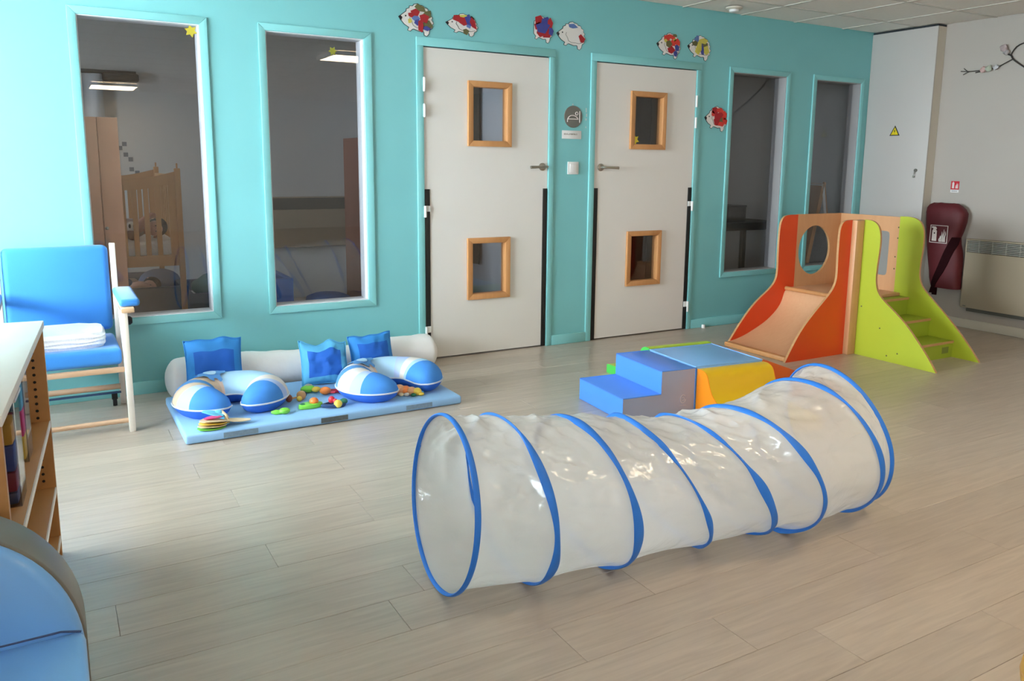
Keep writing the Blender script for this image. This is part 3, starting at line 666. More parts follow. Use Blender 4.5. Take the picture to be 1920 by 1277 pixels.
leaf(-1.475, -.955, math.radians(150), .10, .03, MZ+.048, .02, CYAN_T, 'wing')
leaf(-1.470, -.955, math.radians(-5), .12, .028, MZ+.028, -.012, TAN_T, 'wing')
MB().ball((-1.490, -.915, MZ+.055), .020, sc=(1.2, 1, .8)).build('head', CYAN_T, t, smooth=True)
MB().tube([(-1.455, -.96, MZ+.01), (-1.46, -.945, MZ+.045), (-1.475, -.915, MZ+.06)], .009, 8).build('body', TAN_T, t, smooth=True)
t = thing('teether', (-1.185, -.90, MZ), 'small lime green teether nearest the front edge of the mat', 'toy', TG)
MB().ball((-1.170, -.905, MZ+.017), .026, sc=(1.1, .9, .62)).build('body', GREEN_T, t, smooth=True)
MB().tube([(-1.185, -.90, MZ+.012), (-1.212, -.893, MZ+.012), (-1.232, -.885, MZ+.012)], [.011, .013, .007], 10).build('tail', GREEN_T, t, smooth=True)
t = thing('wooden_rattle', (-1.055, -.69, MZ), 'little wooden bead rattle beside the left nursing pillow', 'toy', TG)
MB().ball((-1.030, -.70, MZ+.026), .026).build('bead', WOOD_T, t, smooth=True); MB().ball((-1.097, -.705, MZ+.020), .018, sc=(1, 1, 1.2)).build('bead', M('toy_brown', (.25, .07, .04), .5, .1), t, smooth=True)
MB().ball((-1.047, -.725, MZ+.016), .015).build('bead', YEL_T, t, smooth=True)
MB().tube([(-1.097, -.705, MZ+.015), (-1.050, -.70, MZ+.02), (-1.005, -.685, MZ+.022)], .005, 8).build('stick', WOOD_T, t); MB().tube([(-1.012+.014*math.cos(a), -.68, MZ+.024+.014*math.sin(a)) for a in [2*PI*k/14 for k in range(14)]], .004, 6, closed=True).build('end_ring', NAVY_T, t, smooth=True)
t = thing('toy_phone', (-1.03, -.855, MZ), 'lime green toy with an orange ball on top', 'toy', TG)
pl_ = smooth_poly([(-1.095, -.885), (-1.08, -.835), (-1.02, -.815), (-.965, -.835), (-.96, -.875), (-1.01, -.893)], 2, True)
MB().prism(pl_, XY, MZ+.001, MZ+.024).build('body', GREEN_T, t, bevel=.006); MB().ball((-1.005, -.855, MZ+.032), .024, sc=(1, 1, .8)).build('ball', ORG_T, t, smooth=True); MB().lathe([(.014, 0), (.010, .004), (.001, .001)], (-1.066, -.86, MZ+.023)).build('hollow', DGRN_T, t)
t = thing('rattle', (-.92, -.60, MZ), 'green and coral hand rattle in front of the crumpled cushion', 'toy', TG)
MB().ball((-0.960, -.575, MZ+.022), .035, sc=(1.2, .8, .6)).build('head', GREEN_T, t, smooth=True); MB().ball((-0.920, -.60, MZ+.02), .02, sc=(1.3, 1, .8)).build('neck', YEL_T, t, smooth=True)
MB().ball((-0.885, -.655, MZ+.022), .032, sc=(1, .9, .66)).build('knob', ORG_T, t, smooth=True)
MB().tube([(-0.870, -.66, MZ+.014), (-0.840, -.68, MZ+.014), (-0.805, -.672, MZ+.014), (-0.800, -.655, MZ+.014), (-0.830, -.64, MZ+.014), (-0.870, -.635, MZ+.014)], .008, 8).build('grip', RED_T, t, smooth=True)
MB().ball((-0.955, -.57, MZ+.040), .014, sc=(1.6, 1, .6)).build('cap', M('toy_grey', (.45, .45, .40), .5, .05), t, smooth=True)
t = thing('ring_rattle', (-.915, -.905, MZ), 'dark ring rattle with red and yellow beads', 'toy', TG)
MB().tube([(-.915+.058*math.cos(a), -.898+.036*math.sin(a), MZ+.012+.004*math.sin(2*a)) for a in [2*PI*k/30 for k in range(30)]], .009, 8, closed=True).build('ring', NAVY_T, t, smooth=True)
MB().ball((-.900, -.930, MZ+.022), .022).build('bead', YEL_T, t, smooth=True); MB().ball((-.915, -.868, MZ+.030), .018, sc=(1, 1, 1.1)).build('bead', RED_T, t, smooth=True); MB().ball((-.858, -.893, MZ+.02), .02, sc=(1.1, 1, .8)).build('bead', DGRN_T, t, smooth=True); MB().ball((-.905, -.90, MZ+.03), .013).build('bead', RED_T, t, smooth=True)
t = thing('plush_caterpillar', (-.49, -.88, MZ), 'orange plush caterpillar inside the right nursing pillow', 'toy', TG)
for k, (x, y_, r_, mt) in enumerate(((-.555, -.835, .030, PLUSH), (-.525, -.845, .034, PLUSH), (-.495, -.860, .030, ORG_T), (-.470, -.885, .028, PLUSH), (-.445, -.905, .026, YEL_T))): MB().ball((x, y_, MZ+r_*.8), r_, sc=(1, 1, .85)).build('segment', mt, t, smooth=True)
for x, y_, mt in ((-.565, -.868, M('toy_brown2', (.22, .09, .06), .7, .1)), (-.53, -.885, TAN_T), (-.505, -.90, PAPER), (-.475, -.925, DGRN_T), (-.43, -.928, YEL_T), (-.42, -.90, CYAN_T)): MB().ball((x, y_, MZ+.011), .014, sc=(1.2, 1, .7)).build('foot', mt, t, smooth=True)

# ------------------------------------------------------------------ nursing chair with folded towel
ch_ = thing('nursing_chair', (-2.115, -.40, 0), 'sky blue upholstered nursing armchair with white wooden frame', 'chair')
def rbox(x0, x1, y0, y1, z0, z1, tilt=0, piv=None):
    mb = MB().box(x0, x1, y0, y1, z0, z1)
    if tilt:
        p = Vector(piv); mb.xf(Matrix.Translation(p)@Matrix.Rotation(tilt, 4, 'X')@Matrix.Translation(-p))
    return mb
rbox(-2.358, -1.876, -.165, -.09, .415, .868, math.radians(-4), (0, -.13, .42)).build('backrest', FAB_SKY, ch_, bevel=.030, seg=4)
rbox(-2.362, -1.874, -.630, -.11, .318, .402, math.radians(-2), (0, -.4, .35)).build('seat', FAB_SKY, ch_, bevel=.022, seg=4)
for sx in (-1, 1):
    x0, x1 = (-1.868, -1.840) if sx > 0 else (-2.396, -2.368)
    MB().prism(smooth_poly([(-.100, .875), (-.128, .878), (-.150, .60), (-.160, .30), (-.165, 0), (-.118, 0), (-.112, .30), (-.105, .60)], 0), YZ, x0, x1).build('leg', FRAME_W, ch_, bevel=.004)
    MB().prism([(-.675, .605), (-.44, .605), (-.47, .55), (-.585, .40), (-.632, .30), (-.650, .0), (-.700, 0), (-.690, .30)], YZ, x0, x1).build('leg', FRAME_W, ch_, bevel=.004)
    xa, xb = (x0-.004, x1+.060) if sx > 0 else (x0-.060, x1+.004)
    MB().box(x0, x1+.03 if sx > 0 else x1, -.690, -.11, .590, .612).build('arm_rail', SHELFT if 0 else wood('arm_beech', (.66, .46, .28), (.58, .38, .22)), ch_, bevel=.003)
    MB().box(xa, xb, -.650, -.18, .612, .650).build('armrest_pad', FAB_SKY, ch_, bevel=.016, seg=3)
    MB().lathe([(.022, 0), (.022, .016), (.014, .026), (.001, .026)], (x1 if sx > 0 else x0-.026, -.56, .53), 'X', 18).build('tilt_knob', BLACK, ch_, smooth=True)
RODW = wood('rod_beech', (.62, .42, .28), (.54, .34, .21), .45, (1.5, 14, 14))
MB().box(-2.37, -1.868, -.640, -.615, .290, .316).build('front_rail', RODW, ch_, bevel=.004)
MB().cyl((-2.37, -.645, .048), (-1.866, -.645, .048), .0125, 14).build('stretcher', RODW, ch_, smooth=True)
MB().cyl((-2.37, -.20, .112), (-1.866, -.20, .112), .015, 14).build('stretcher', RODW, ch_, smooth=True)
MB().box(-2.37, -1.866, -.21, -.19, .076, .084).build('brake_bar', NAVY_T, ch_)
for x in (-2.33, -1.898):
    c = MB(); c.lathe([(.001, -.010), (.022, -.010), (.024, 0), (.022, .010), (.001, .010)], (x, -.185, .025), 'X', 18); c.box(x-.014, x+.014, -.195, -.175, .040, .078); c.build('castor', BLACK, ch_, smooth=True)
tw = MB(); R = []
N = 40
for lay in range(1):
    rows = []
    for j in range(9):
        t_ = j/8; rr = []
        bul = math.sin(PI*min(1, max(0, t_*1.0)))**.45
        for k in range(N):
            a = 2*PI*k/N; sx_ = abs(math.cos(a))**.45*(1 if math.cos(a) > 0 else -1); sy_ = abs(math.sin(a))**.45*(1 if math.sin(a) > 0 else -1)
            inset = (.93+.07*bul)*(1+.015*noise.noise(Vector((sx_*3, sy_*3, t_*8))))*(1-.03*(int(t_*8) % 2))
            rr.append(Vector((-2.115+.185*sx_*inset, -.415+.165*sy_*inset, .405+.078*t_+.008*noise.noise(Vector((sx_*2, sy_*2, t_*3)))+(-.012*sy_ if 0 else 0))))
        rows.append(rr)
    tw.loft(rows)
tag(recenter(tw.build('folded_towel', TOWEL, smooth=True)), 'folded white towel on the seat of the blue chair', 'towel')

# ------------------------------------------------------------------ shelf unit with clear bins
F0 = Vector((-2.178, -1.95, 0)); Ld = Vector((-.067, -.998, 0)).normalized(); Dd = Vector((-.998, .067, 0)).normalized()
sh = thing('shelf_unit', F0+Ld*.545+Dd*.19, 'low wooden shelf unit with pale top at the left edge', 'shelf')
def sb(s0, s1, d0, d1, z0, z1, mb=None):
    mb = mb or MB(); P = [F0+Ld*s+Dd*d+Vector((0, 0, z)) for z in (z0, z1) for d in (d0, d1) for s in (s0, s1)]
    return mb.add(P, [(0,2,3,1),(4,5,7,6),(0,1,5,4),(2,6,7,3),(0,4,6,2),(1,3,7,5)])
LEN, DEP = 1.095, .38
sb(-.006, LEN+.006, -.004, DEP, .776, .800).build('top_board', SHELFT, sh, bevel=.002)
for s in (0, LEN-.02): sb(s, s+.02, 0, DEP, 0, .776).build('end_panel', SHELFW, sh, bevel=.001)
for z in (.471, .242, .07):
    bd = sb(.02, LEN-.02, .003, DEP-.01, z-.019, z).build('shelf_board', SHELFW, sh, bevel=.001)
    sb(.02, LEN-.02, -.0005, .003, z-.019, z).build('edge_banding', SHELFT, bd)
sb(.02, LEN-.02, DEP-.01, DEP, .05, .776).build('back_board', SHELFW, sh); sb(.02, LEN-.02, .02, .035, 0, .05).build('plinth', SHELFW, sh)
ph = MB()
for z in [.10+.024*k for k in range(28)]:
    if min(abs(z-q) for q in (.462, .233)) < .02: continue
    for d in (.034, .335):
        c = F0+Ld*.0205+Dd*d+Vector((0, 0, z)); ph.add([c+Dd*(.0048*math.cos(a))+Vector((0, 0, .0048*math.sin(a)))+Ld*.0006 for a in [2*PI*k/10 for k in range(10)]], [list(range(10))])
o = ph.build('shelf_pin_holes', BLACK, sh); o['kind'] = 'stuff'
def clear_bin(s0, s1, z1, d0, label, blocks):
    t = thing('storage_bin', F0+Ld*((s0+s1)/2)+Dd*.16+Vector((0, 0, .472)), label, 'storage box', 'clear bins on the shelf')
    mb = MB(); w_ = .003; d1 = .30; z0 = .472
    for a, b, c, d, e, f in ((s0, s1, d0, d0+w_, z0, z1), (s0, s1, d1-w_, d1, z0, z1), (s0, s0+w_, d0, d1, z0, z1), (s1-w_, s1, d0, d1, z0, z1), (s0, s1, d0, d1, z0, z0+w_)): sb(a, b, c, d, e, f, mb)
    tb_ = mb.build('tub', BIN, t)
    rim = MB(); 
    for a, b, c, d in ((s0-.006, s1+.006, d0-.006, d0+.004), (s0-.006, s1+.006, d1-.004, d1+.006), (s0-.006, s0+.004, d0, d1), (s1-.004, s1+.006, d0, d1)): sb(a, b, c, d, z1-.008, z1, rim)
    rim.build('rim', M('frosted_rim', (.7, .7, .72), .4, .03), tb_)
    for (a, b, c, d, e, f, mt, lab) in blocks:
        tag(recenter(sb(a, b, c, d, e, f).build('toy_block', mt, bevel=.006)), lab, 'toy block', 'toy blocks in the clear bins')
zb = .4755
clear_bin(.65, .76, .745, .014, 'clear plastic bin of dark blocks, nearer one on the shelf', [
    (.656, .752, .022, .11, zb, zb+.030, NAVY_T, 'dark navy toy block at the very bottom of the nearer clear bin'),
    (.656, .752, .022, .11, zb+.032, zb+.082, M('bk_maroon', (.20, .012, .035), .4, .05), 'maroon toy block low in the nearer clear bin'),
    (.656, .752, .022, .11, zb+.084, zb+.150, M('bk_navy', (.035, .07, .26), .4, .05), 'navy blue toy block on the maroon one in the nearer bin'),
    (.656, .752, .022, .062, zb+.152, zb+.205, M('bk_ochre', (.66, .38, .05), .4, .05), 'ochre toy block in the nearer clear bin'),
    (.656, .752, .064, .14, zb+.152, zb+.215, M('bk_navy2', (.03, .05, .20), .4, .05), 'dark blue toy block beside the ochre one'),
    (.656, .752, .040, .11, zb+.217, zb+.262, M('bk_mag', (.42, .02, .09), .4, .05), 'crimson toy block at the top of the nearer clear bin')])
clear_bin(.31, .42, .735, .026, 'clear plastic bin of bright blocks, farther one on the shelf', [
    (.316, .412, .034, .12, zb, zb+.065, YEL_T, 'yellow toy block in the farther clear bin'), (.316, .412, .034, .12, zb+.067, zb+.14, PINK_T, 'pink toy block in the farther clear bin'), (.316, .412, .034, .12, zb+.142, zb+.205, CYAN_T, 'light blue toy block in the farther clear bin')])

# ------------------------------------------------------------------ foam armchair, lower left
fa = thing('foam_armchair', (-2.40, -3.3, 0), 'blue foam armchair with rounded taupe-rimmed back, lower left corner', 'armchair')
arch = [(-2.67, .05)] + [(-2.40+.27*math.cos(a), .345+.295*math.sin(a)) for a in [PI-PI*k/36 for k in range(37)]] + [(-2.13, .05)]
mb = MB(); mb.prism(arch, XZ, -3.215, -3.075, 0); mb.build('backrest_shell', V_RIM, fa, bevel=.010, seg=3)
ins = [(-2.40+(x+2.40)*.985, z-.004) for x, z in arch]
mb = MB(); R = [[Vector((-2.40+(x+2.40)*k, yy, .345+(z-.345)*k if z > .345 else z)) for x, z in ins] for k, yy in ((1, -3.214), (1, -3.225), (.985, -3.238), (.94, -3.246), (.5, -3.25), (.02, -3.25))]
mb.loft(R); mb.build('backrest_pad', V_CHAIR, fa, smooth=True)
mb = MB(); seat = [(-3.235, .03), (-3.235, .395), (-3.28, .402), (-3.60, .405), (-3.70, .385), (-3.73, .33), (-3.73, .03)]
mb.prism(seat, YZ, -2.667, -2.133); mb.build('seat_pad', V_CHAIR, fa, bevel=.018, seg=3)
MB().box(-2.65, -2.15, -3.71, -3.09, 0, .035).build('base', V_RIM, fa)
MB().tube([(-2.66, -3.252, .4035), (-2.30, -3.250, .4065), (-2.175, -3.247, .4055), (-2.14, -3.25, .398)], .0022, 6).build('seam', V_NAVY, fa)

# ------------------------------------------------------------------ paper hedgehogs
HO = [(0, .54), (.08, .61), (.21, .73), (.22, .80), (.30, .84), (.31, .90), (.40, .91), (.44, .97), (.535, 1.0), (.60, .955), (.68, .95), (.73, .885), (.82, .87), (.845, .79), (.92, .75), (.915, .66), (.97, .60), (.935, .53), (1.0, .43), (.945, .36), (.96, .27), (.88, .21), (.87, .17), (.86, .08), (.80, 0), (.735, .03), (.73, .11), (.70, .155), (.59, .14), (.42, .20), (.37, .185), (.32, .12), (.25, .14), (.29, .235), (.15, .33), (.06, .45)]
def hedgehog(x0, x1, z0, z1, label, patches, face=True):
    t = thing('paper_hedgehog', ((x0+x1)/2, 0, z0), label, 'wall decoration', 'paper hedgehogs on the teal wall')
    W_, H_ = x1-x0, z1-z0; pt = lambda u, v: (x0+u*W_, z0+v*H_)
    ol = HO if face else [(max(u, .20) if v > .2 else u, v) for u, v in HO]
    c = (.5, .5); out = []
    n = len(ol)
    for i in range(n):
        a, b, d = ol[i-1], ol[i], ol[(i+1) % n]; tx, ty = d[0]-a[0], d[1]-a[1]; l = math.hypot(tx, ty) or 1
        out.append((b[0]-ty/l*.02, b[1]+tx/l*.02))
    MB().prism([pt(*p) for p in out], XZ, -.0025, -.0008).build('black_outline', P_BLK, t)
    MB().prism([pt(*p) for p in ol], XZ, -.0045, -.0024).build('card_body', PAPER, t); 
    cb_ = [o for o in t.children if o.name.startswith('card_body')][0]
    if face:
        MB().prism([pt(*p) for p in ((-.01, .53), (.035, .585), (.085, .53), (.06, .45), (.03, .44))], XZ, -.0065, -.0044).build('nose', P_BLK, cb_)
        MB().prism([pt(.185+.022*math.cos(a), .585+.028*math.sin(a)) for a in [2*PI*k/10 for k in range(10)]], XZ, -.0062, -.0044).build('eye', P_BLK, cb_)
        MB().tube([Vector((pt(u, v)[0], -.0048, pt(u, v)[1])) for u, v in ((.33, .60), (.30, .52), (.36, .42), (.40, .30), (.50, .24), (.62, .24), (.78, .22), (.92, .28))], .0013, 5).build('ink_line', P_BLK, cb_)
    for k, (u, v, w_, h_, r_, mt) in enumerate(patches):
        rn = random.Random(k*13+int(x0*100)); pts = []
        for q in range(5):
            a = 2*PI*q/5+rn.uniform(-.35, .35); e = rn.uniform(1.05, 1.45)
            a_, b_ = w_/2*e*math.cos(a), h_/2*e*math.sin(a); pts.append(pt(u+(a_*math.cos(r_)-b_*math.sin(r_)), v+(a_*math.sin(r_)+b_*math.cos(r_))))
        MB().prism(pts, XZ, -.0056-.0006*(k % 4), -.0044).build('tissue_patch', mt, cb_)
hedgehog(-.161, .070, 2.107, 2.297, 'paper hedgehog with red and olive tissue, above the left edge of the first door', [(.62, .86, .30, .18, -.5, P_OLIVE), (.82, .68, .20, .28, -.3, P_OLIVE), (.47, .72, .22, .22, .2, P_RED), (.35, .63, .18, .14, 0, P_RED), (.48, .55, .18, .22, 0, P_LBL), (.52, .42, .14, .18, 0, P_BLUE), (.75, .57, .26, .24, .2, P_RED), (.62, .32, .13, .40, 0, P_RED), (.84, .36, .28, .24, -.2, P_OLIVE), (.80, .24, .22, .12, 0, P_BLUE), (.31, .44, .12, .14, 0, P_YEL)])
hedgehog(.159, .387, 2.131, 2.268, 'low paper hedgehog with red and navy tissue above the first door', [(.42, .78, .42, .30, -.35, P_RED), (.55, .62, .30, .24, -.3, P_RED), (.70, .72, .18, .46, .2, P_BLUE), (.84, .62, .16, .44, .3, P_RED), (.80, .84, .14, .16, 0, P_BLK), (.70, .50, .12, .24, 0, P_LBL), (.62, .18, .18, .26, .2, P_OLIVE), (.52, .90, .20, .10, 0, P_YEL)])
hedgehog(.778, .965, 2.137, 2.308, 'paper hedgehog covered in red and navy tissue, face hidden', [(.40, .82, .34, .34, .2, P_RED), (.72, .80, .40, .34, 0, P_BLUE), (.86, .70, .24, .44, 0, P_RED), (.58, .58, .50, .40, .2, P_BLUE), (.36, .60, .24, .30, 0, P_RED), (.48, .36, .34, .26, -.3, P_RED), (.76, .36, .36, .30, .2, P_RED), (.92, .46, .18, .26, 0, P_BLUE)], face=False)
hedgehog(1.000, 1.238, 2.113, 2.295, 'nearly bare white paper hedgehog with one blue and one red scrap', [(.55, .85, .30, .14, -.1, P_LBL), (.86, .44, .18, .28, .3, P_RED)])
hedgehog(1.884, 2.113, 2.113, 2.297, 'paper hedgehog with scarlet tissue above the second door, left of a pair', [(.42, .80, .26, .20, .2, P_BRT), (.62, .86, .26, .16, -.3, P_BRT), (.82, .66, .24, .26, .2, P_BRT), (.50, .58, .20, .26, 0, P_OLIVE), (.68, .62, .22, .24, .4, P_BRT), (.60, .34, .30, .26, 0, P_RED), (.84, .42, .18, .26, .2, P_BLUE), (.72, .92, .16, .12, 0, P_OLIVE), (.78, .20, .14, .20, 0, P_BLUE), (.36, .68, .14, .12, 0, P_YEL), (.74, .75, .12, .10, 0, P_YEL)])
hedgehog(2.185, 2.418, 2.120, 2.303, 'paper hedgehog with yellow and dark blue tissue above the second door', [(.38, .82, .18, .30, -.4, P_LBL), (.30, .66, .22, .18, 0, P_OLIVE), (.64, .78, .34, .22, 0, P_YEL), (.46, .48, .26, .40, -.3, P_YEL), (.70, .58, .28, .34, -.3, P_OLIVE), (.62, .45, .14, .46, .2, P_BLUE), (.80, .42, .20, .34, 0, P_YEL)])
hedgehog(2.391, 2.626, 1.588, 1.780, 'paper hedgehog all in scarlet tissue beside the second door', [(.44, .84, .26, .26, .2, P_RED), (.66, .84, .30, .20, -.2, P_BRT), (.84, .66, .24, .30, .2, P_BRT), (.60, .62, .36, .30, 0, P_RED), (.56, .40, .28, .28, .3, P_RED), (.78, .44, .24, .26, 0, P_OLIVE), (.90, .42, .18, .26, .3, P_BRT), (.74, .30, .24, .16, 0, P_BRT), (.36, .70, .16, .20, 0, P_BRT)])

# ------------------------------------------------------------------ signs, switch, stars on the teal wall
sg = thing('door_sign', (1.150, 0, 1.573), 'round grey changing-room pictogram sign between the doors', 'sign')
cx, cz, rs = 1.150, 1.650, .077
MB().lathe([(rs, 0), (rs, -.004), (rs-.002, -.006), (.001, -.006)], (cx, 0, cz), 'Y', 48).build('disc', SIGNG, sg, smooth=True); dk_ = sg.children[0]
pt = lambda a, b: Vector((cx+rs*a, -.0065, cz+rs*b)); pc = MB()
pc.tube([pt(.35+.14*math.cos(a), .30+.14*math.sin(a)) for a in [2*PI*k/18 for k in range(18)]], .0028, 6, closed=True)
pc.tube([pt(.68, .53), pt(.68, -.53)], .003, 6); pc.tube([pt(*p) for p in smooth_poly([(-.67, -.5), (-.66, -.25), (-.58, -.10), (-.40, .07), (-.09, .13), (.22, .06), (.40, -.06), (.50, -.20)], 2)], .0034, 6); pc.tube([pt(-.60, -.21), pt(.54, -.21)], .0034, 6)
pc.build('pictogram', PRINT, dk_)
nm = thing('name_plate', (1.140, 0, 1.495), 'small white text plate under the round grey sign', 'sign')
MB().box(1.058, 1.222, -.003, 0, 1.495, 1.553).build('plate', PLAST, nm, bevel=.001)
tx = MB(); rn = random.Random(3)
x = 1.074
while x < 1.186:
    w_ = rn.uniform(.004, .008); tx.box(x, x+w_*.45, -.0036, -.0028, 1.523, 1.531+rn.choice((0, .003, .004))); tx.box(x, x+w_, -.0036, -.0028, 1.523 if rn.random() < .5 else 1.528, 1.5255 if rn.random() < .5 else 1.531); x += w_+.003
tx.build('faint_text', M('faint_ink', (.30, .26, .22), .6, .05), nm)
sw = thing('light_switch', (1.154, 0, 1.245), 'square white light switch between the two doors', 'switch')
sp_ = MB().box(1.108, 1.202, -.010, 0, 1.244, 1.334).build('switch_plate', PLAST, sw, bevel=.004)
MB().box(1.124, 1.186, -.014, -.008, 1.258, 1.320).build('rocker', PLAST, sp_, bevel=.003)
tp = MB()
for x, z, a, b in ((1.146, 1.735, .010, .010), (1.262, 1.70, .006, .03), (1.266, 1.665, .008, .022), (1.262, 1.635, .009, .014), (1.262, 1.580, .006, .012)): tp.box(x-a/2, x+a/2, -.0012, 0, z-b/2, z+b/2)
tag(recenter(tp.build('tape_residue', M('tape', (.55, .58, .55), .6, .1))), 'white scraps of old tape stuck beside the round sign', 'tape')
def star(x, y_, z, r, label, mt=STAR, rot=0):
    P = []
    for k in range(12):
        a = PI/2+PI*k/6+rot; rr = r if k % 2 == 0 else r*.55; P.append((x+rr*math.cos(a), z+rr*math.sin(a)))
    return tag(recenter(MB().prism(P, XZ, y_-.002, y_-.0004).build('paper_star', mt)), label, 'star', 'yellow stars on the glass')
star(-1.375, .040, 2.022, .036, 'yellow star at the top of the window behind the blue chair', M('star_dull', (.42, .34, .02), .6, .1), .2)
star(-.575, .040, 1.975, .028, 'small olive-yellow star near the top of the second window', M('star_olive', (.25, .24, .02), .6, .1), .6)
star(1.722, .018, 1.502, .042, 'yellow star in the lower left corner of the second door pane', STAR, .2)
dsx = thing('door_stop', (2.452, -.03, 0), 'small white door stop on the floor by the second door', 'door stop')
MB().lathe([(.016, 0), (.016, .022), (.012, .028), (.001, .030)], (2.452, -.035, 0)).build('stop_body', PLAST, dsx, smooth=True)
sd = thing('smoke_detector', (2.431, -.224, ZC-.035), 'round cream smoke detector on the ceiling', 'smoke detector')
MB().lathe([(.062, -.002), (.062, -.012), (.052, -.020), (.001, -.020)], (2.431, -.224, ZC)).build('base', CREAM, sd, smooth=True); MB().lathe([(.038, -.018), (.036, -.034), (.026, -.040), (.001, -.040)], (2.431, -.224, ZC)).build('sensor', PLAST, sd, smooth=True)

# ------------------------------------------------------------------ right side: cupboard, signs, extinguisher cover, radiator, branch
cu = thing('utility_cupboard', (4.40, -.31, 0), 'tall white built-in utility cupboard in the corner', 'cupboard')
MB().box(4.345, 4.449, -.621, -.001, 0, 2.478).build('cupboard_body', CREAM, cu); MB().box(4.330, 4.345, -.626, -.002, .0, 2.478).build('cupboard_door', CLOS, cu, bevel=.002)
MB().box(4.338, 4.449, -.620, -.002, 2.478, ZC-.001).build('top_gap', DARKG, cu)
lk = MB(); lk.lathe([(.014, 0), (.014, -.010), (.001, -.010)], (4.330, -.537, 1.297), 'X', 16); l_ = lk.build('lock', SIGNG, cu, smooth=True)
MB().tube([(4.318, -.537, 1.295), (4.312, -.532, 1.262)], .003, 6).lathe([(.010, 0), (.010, -.003), (.001, -.003)], (4.314, -.530, 1.245), 'X', 12).build('key', STEEL, l_)
ws = thing('warning_sign', (4.329, -.302, 1.592), 'yellow electrical hazard triangle on the white cupboard', 'sign')
MB().prism([(-.252, 1.594), (-.352, 1.594), (-.302, 1.682)], YZ, 4.3285, 4.330).build('black_border', P_BLK, ws); MB().prism([(-.266, 1.602), (-.338, 1.602), (-.302, 1.666)], YZ, 4.3275, 4.3288).build('yellow_field', SIGNY, ws)
MB().prism([(-.298, 1.658), (-.310, 1.630), (-.301, 1.630), (-.306, 1.606), (-.293, 1.638), (-.301, 1.638)], YZ, 4.3268, 4.3278).build('lightning_bolt', P_BLK, ws)
bg_ = thing('extinguisher_cover', (4.37, -.83, .25), 'dark red fabric fire extinguisher cover hanging on the right wall', 'extinguisher cover')
LV = [(1.030, -.715, -.925, .035), (1.012, -.680, -.955, .055), (.985, -.662, -.985, .068), (.950, -.660, -1.006, .075), (.88, -.668, -1.002, .078), (.81, -.678, -.984, .078), (.75, -.687, -.963, .076), (.70, -.691, -.970, .075), (.64, -.699, -.988, .075), (.58, -.710, -.997, .075), (.52, -.722, -1.0, .074), (.46, -.734, -1.0, .072), (.40, -.742, -1.0, .07), (.345, -.757, -1.003, .068), (.322, -.765, -1.003, .06)]
rows = []
for z, ya, yb, dp in LV:
    rr = []
    for k in range(40):
        a = 2*PI*k/40; ca, sa = math.cos(a), math.sin(a); sq = lambda v: abs(v)**.6*(1 if v > 0 else -1)
        n_ = 1+.05*noise.noise(Vector((ca*2, sa*2, z*7))); dz = .012*noise.noise(Vector((ca*2, sa*1.5, 4))) if z > 1 else 0
        rr.append(Vector((min(XR-.002, 4.368-dp*sq(sa)*n_), (ya+yb)/2+(ya-yb)/2*ca, z+dz)))
    rows.append(rr)
mb = MB(); mb.loft(rows[::-1]); mb.build('bag', BAG, bg_, smooth=True)
def bagx(y_, z):
    for (z1, a1, b1, d1), (z0, a0, b0, d0) in zip(LV, LV[1:]):
        if z0 <= z <= z1:
            f_ = (z-z0)/(z1-z0); ya, yb, dp = a0+(a1-a0)*f_, b0+(b1-b0)*f_, d0+(d1-d0)*f_
            ca = max(-.98, min(.98, (y_-(ya+yb)/2)/((ya-yb)/2))); return 4.368-dp*1.03*(1-ca*ca)**.3-.002
    return 4.30
st_ = MB(); path = [(-.962, .755, .028), (-.945, .70, .034), (-.925, .64, .036), (-.905, .58, .036), (-.885, .52, .036), (-.86, .46, .034), (-.835, .41, .030), (-.815, .365, .026), (-.800, .325, .022), (-.80, .275, .020)]
R = []
for y_, z, hw in path:
    R.append([Vector((bagx(y_+hw*q, z)-.003+(.006 if s_ else 0), y_+hw*q, z)) for s_, q in ((0, -1), (0, -.3), (0, .4), (0, 1), (1, 1), (1, -1))])
st_.loft(R); st_.build('strap', STRAP, bg_, smooth=True)
MB().box(4.33, 4.345, -.825, -.785, .255, .335).build('strap_tail', STRAP, bg_, bevel=.003)
XB = bagx(-.83, .78)-.004
pr = MB()
for a, b, c, d in ((-.752, -.757, .700, .848), (-.903, -.908, .700, .848), (-.757, -.903, .843, .848), (-.757, -.903, .700, .705)): pr.box(XB-.001, XB+.003, min(a, b), max(a, b), c, d)
pr.prism([(-.772, .715), (-.772, .800), (-.779, .812), (-.779, .822), (-.768, .822), (-.763, .830), (-.770, .836), (-.800, .834), (-.808, .822), (-.808, .815), (-.800, .812), (-.812, .800), (-.812, .715)][::-1], YZ, XB-.001, XB+.003)
for k, y_ in enumerate((-.836, -.850, -.866, -.880)):
    h = (.05, .085, .105, .09)[k]; z_ = .712
    pr.prism([(y_, z_), (y_+.003, z_+h*.4), (y_-.006, z_+h*.7), (y_-.008, z_+h), (y_-.013, z_+h*.75), (y_-.008, z_+h*.4), (y_-.011, z_)], YZ, XB-.001, XB+.003)
pr.build('printed_extinguisher_symbol', PRINT, bg_); MB().box(XB-.0015, XB-.0005, -.797, -.787, .775, .787).build('symbol_mark', STRAP, bg_)
fs = thing('fire_sign', (XR-.003, -.828, 1.118), 'small red and white fire extinguisher sign above the red cover', 'sign')
MB().box(XR-.003, XR, -.864, -.792, 1.142, 1.212).build('red_field', SIGNR, fs); f_ = MB(); f_.box(XR-.0045, XR-.003, -.822, -.804, 1.152, 1.200); f_.box(XR-.0045, XR-.003, -.817, -.809, 1.200, 1.206)
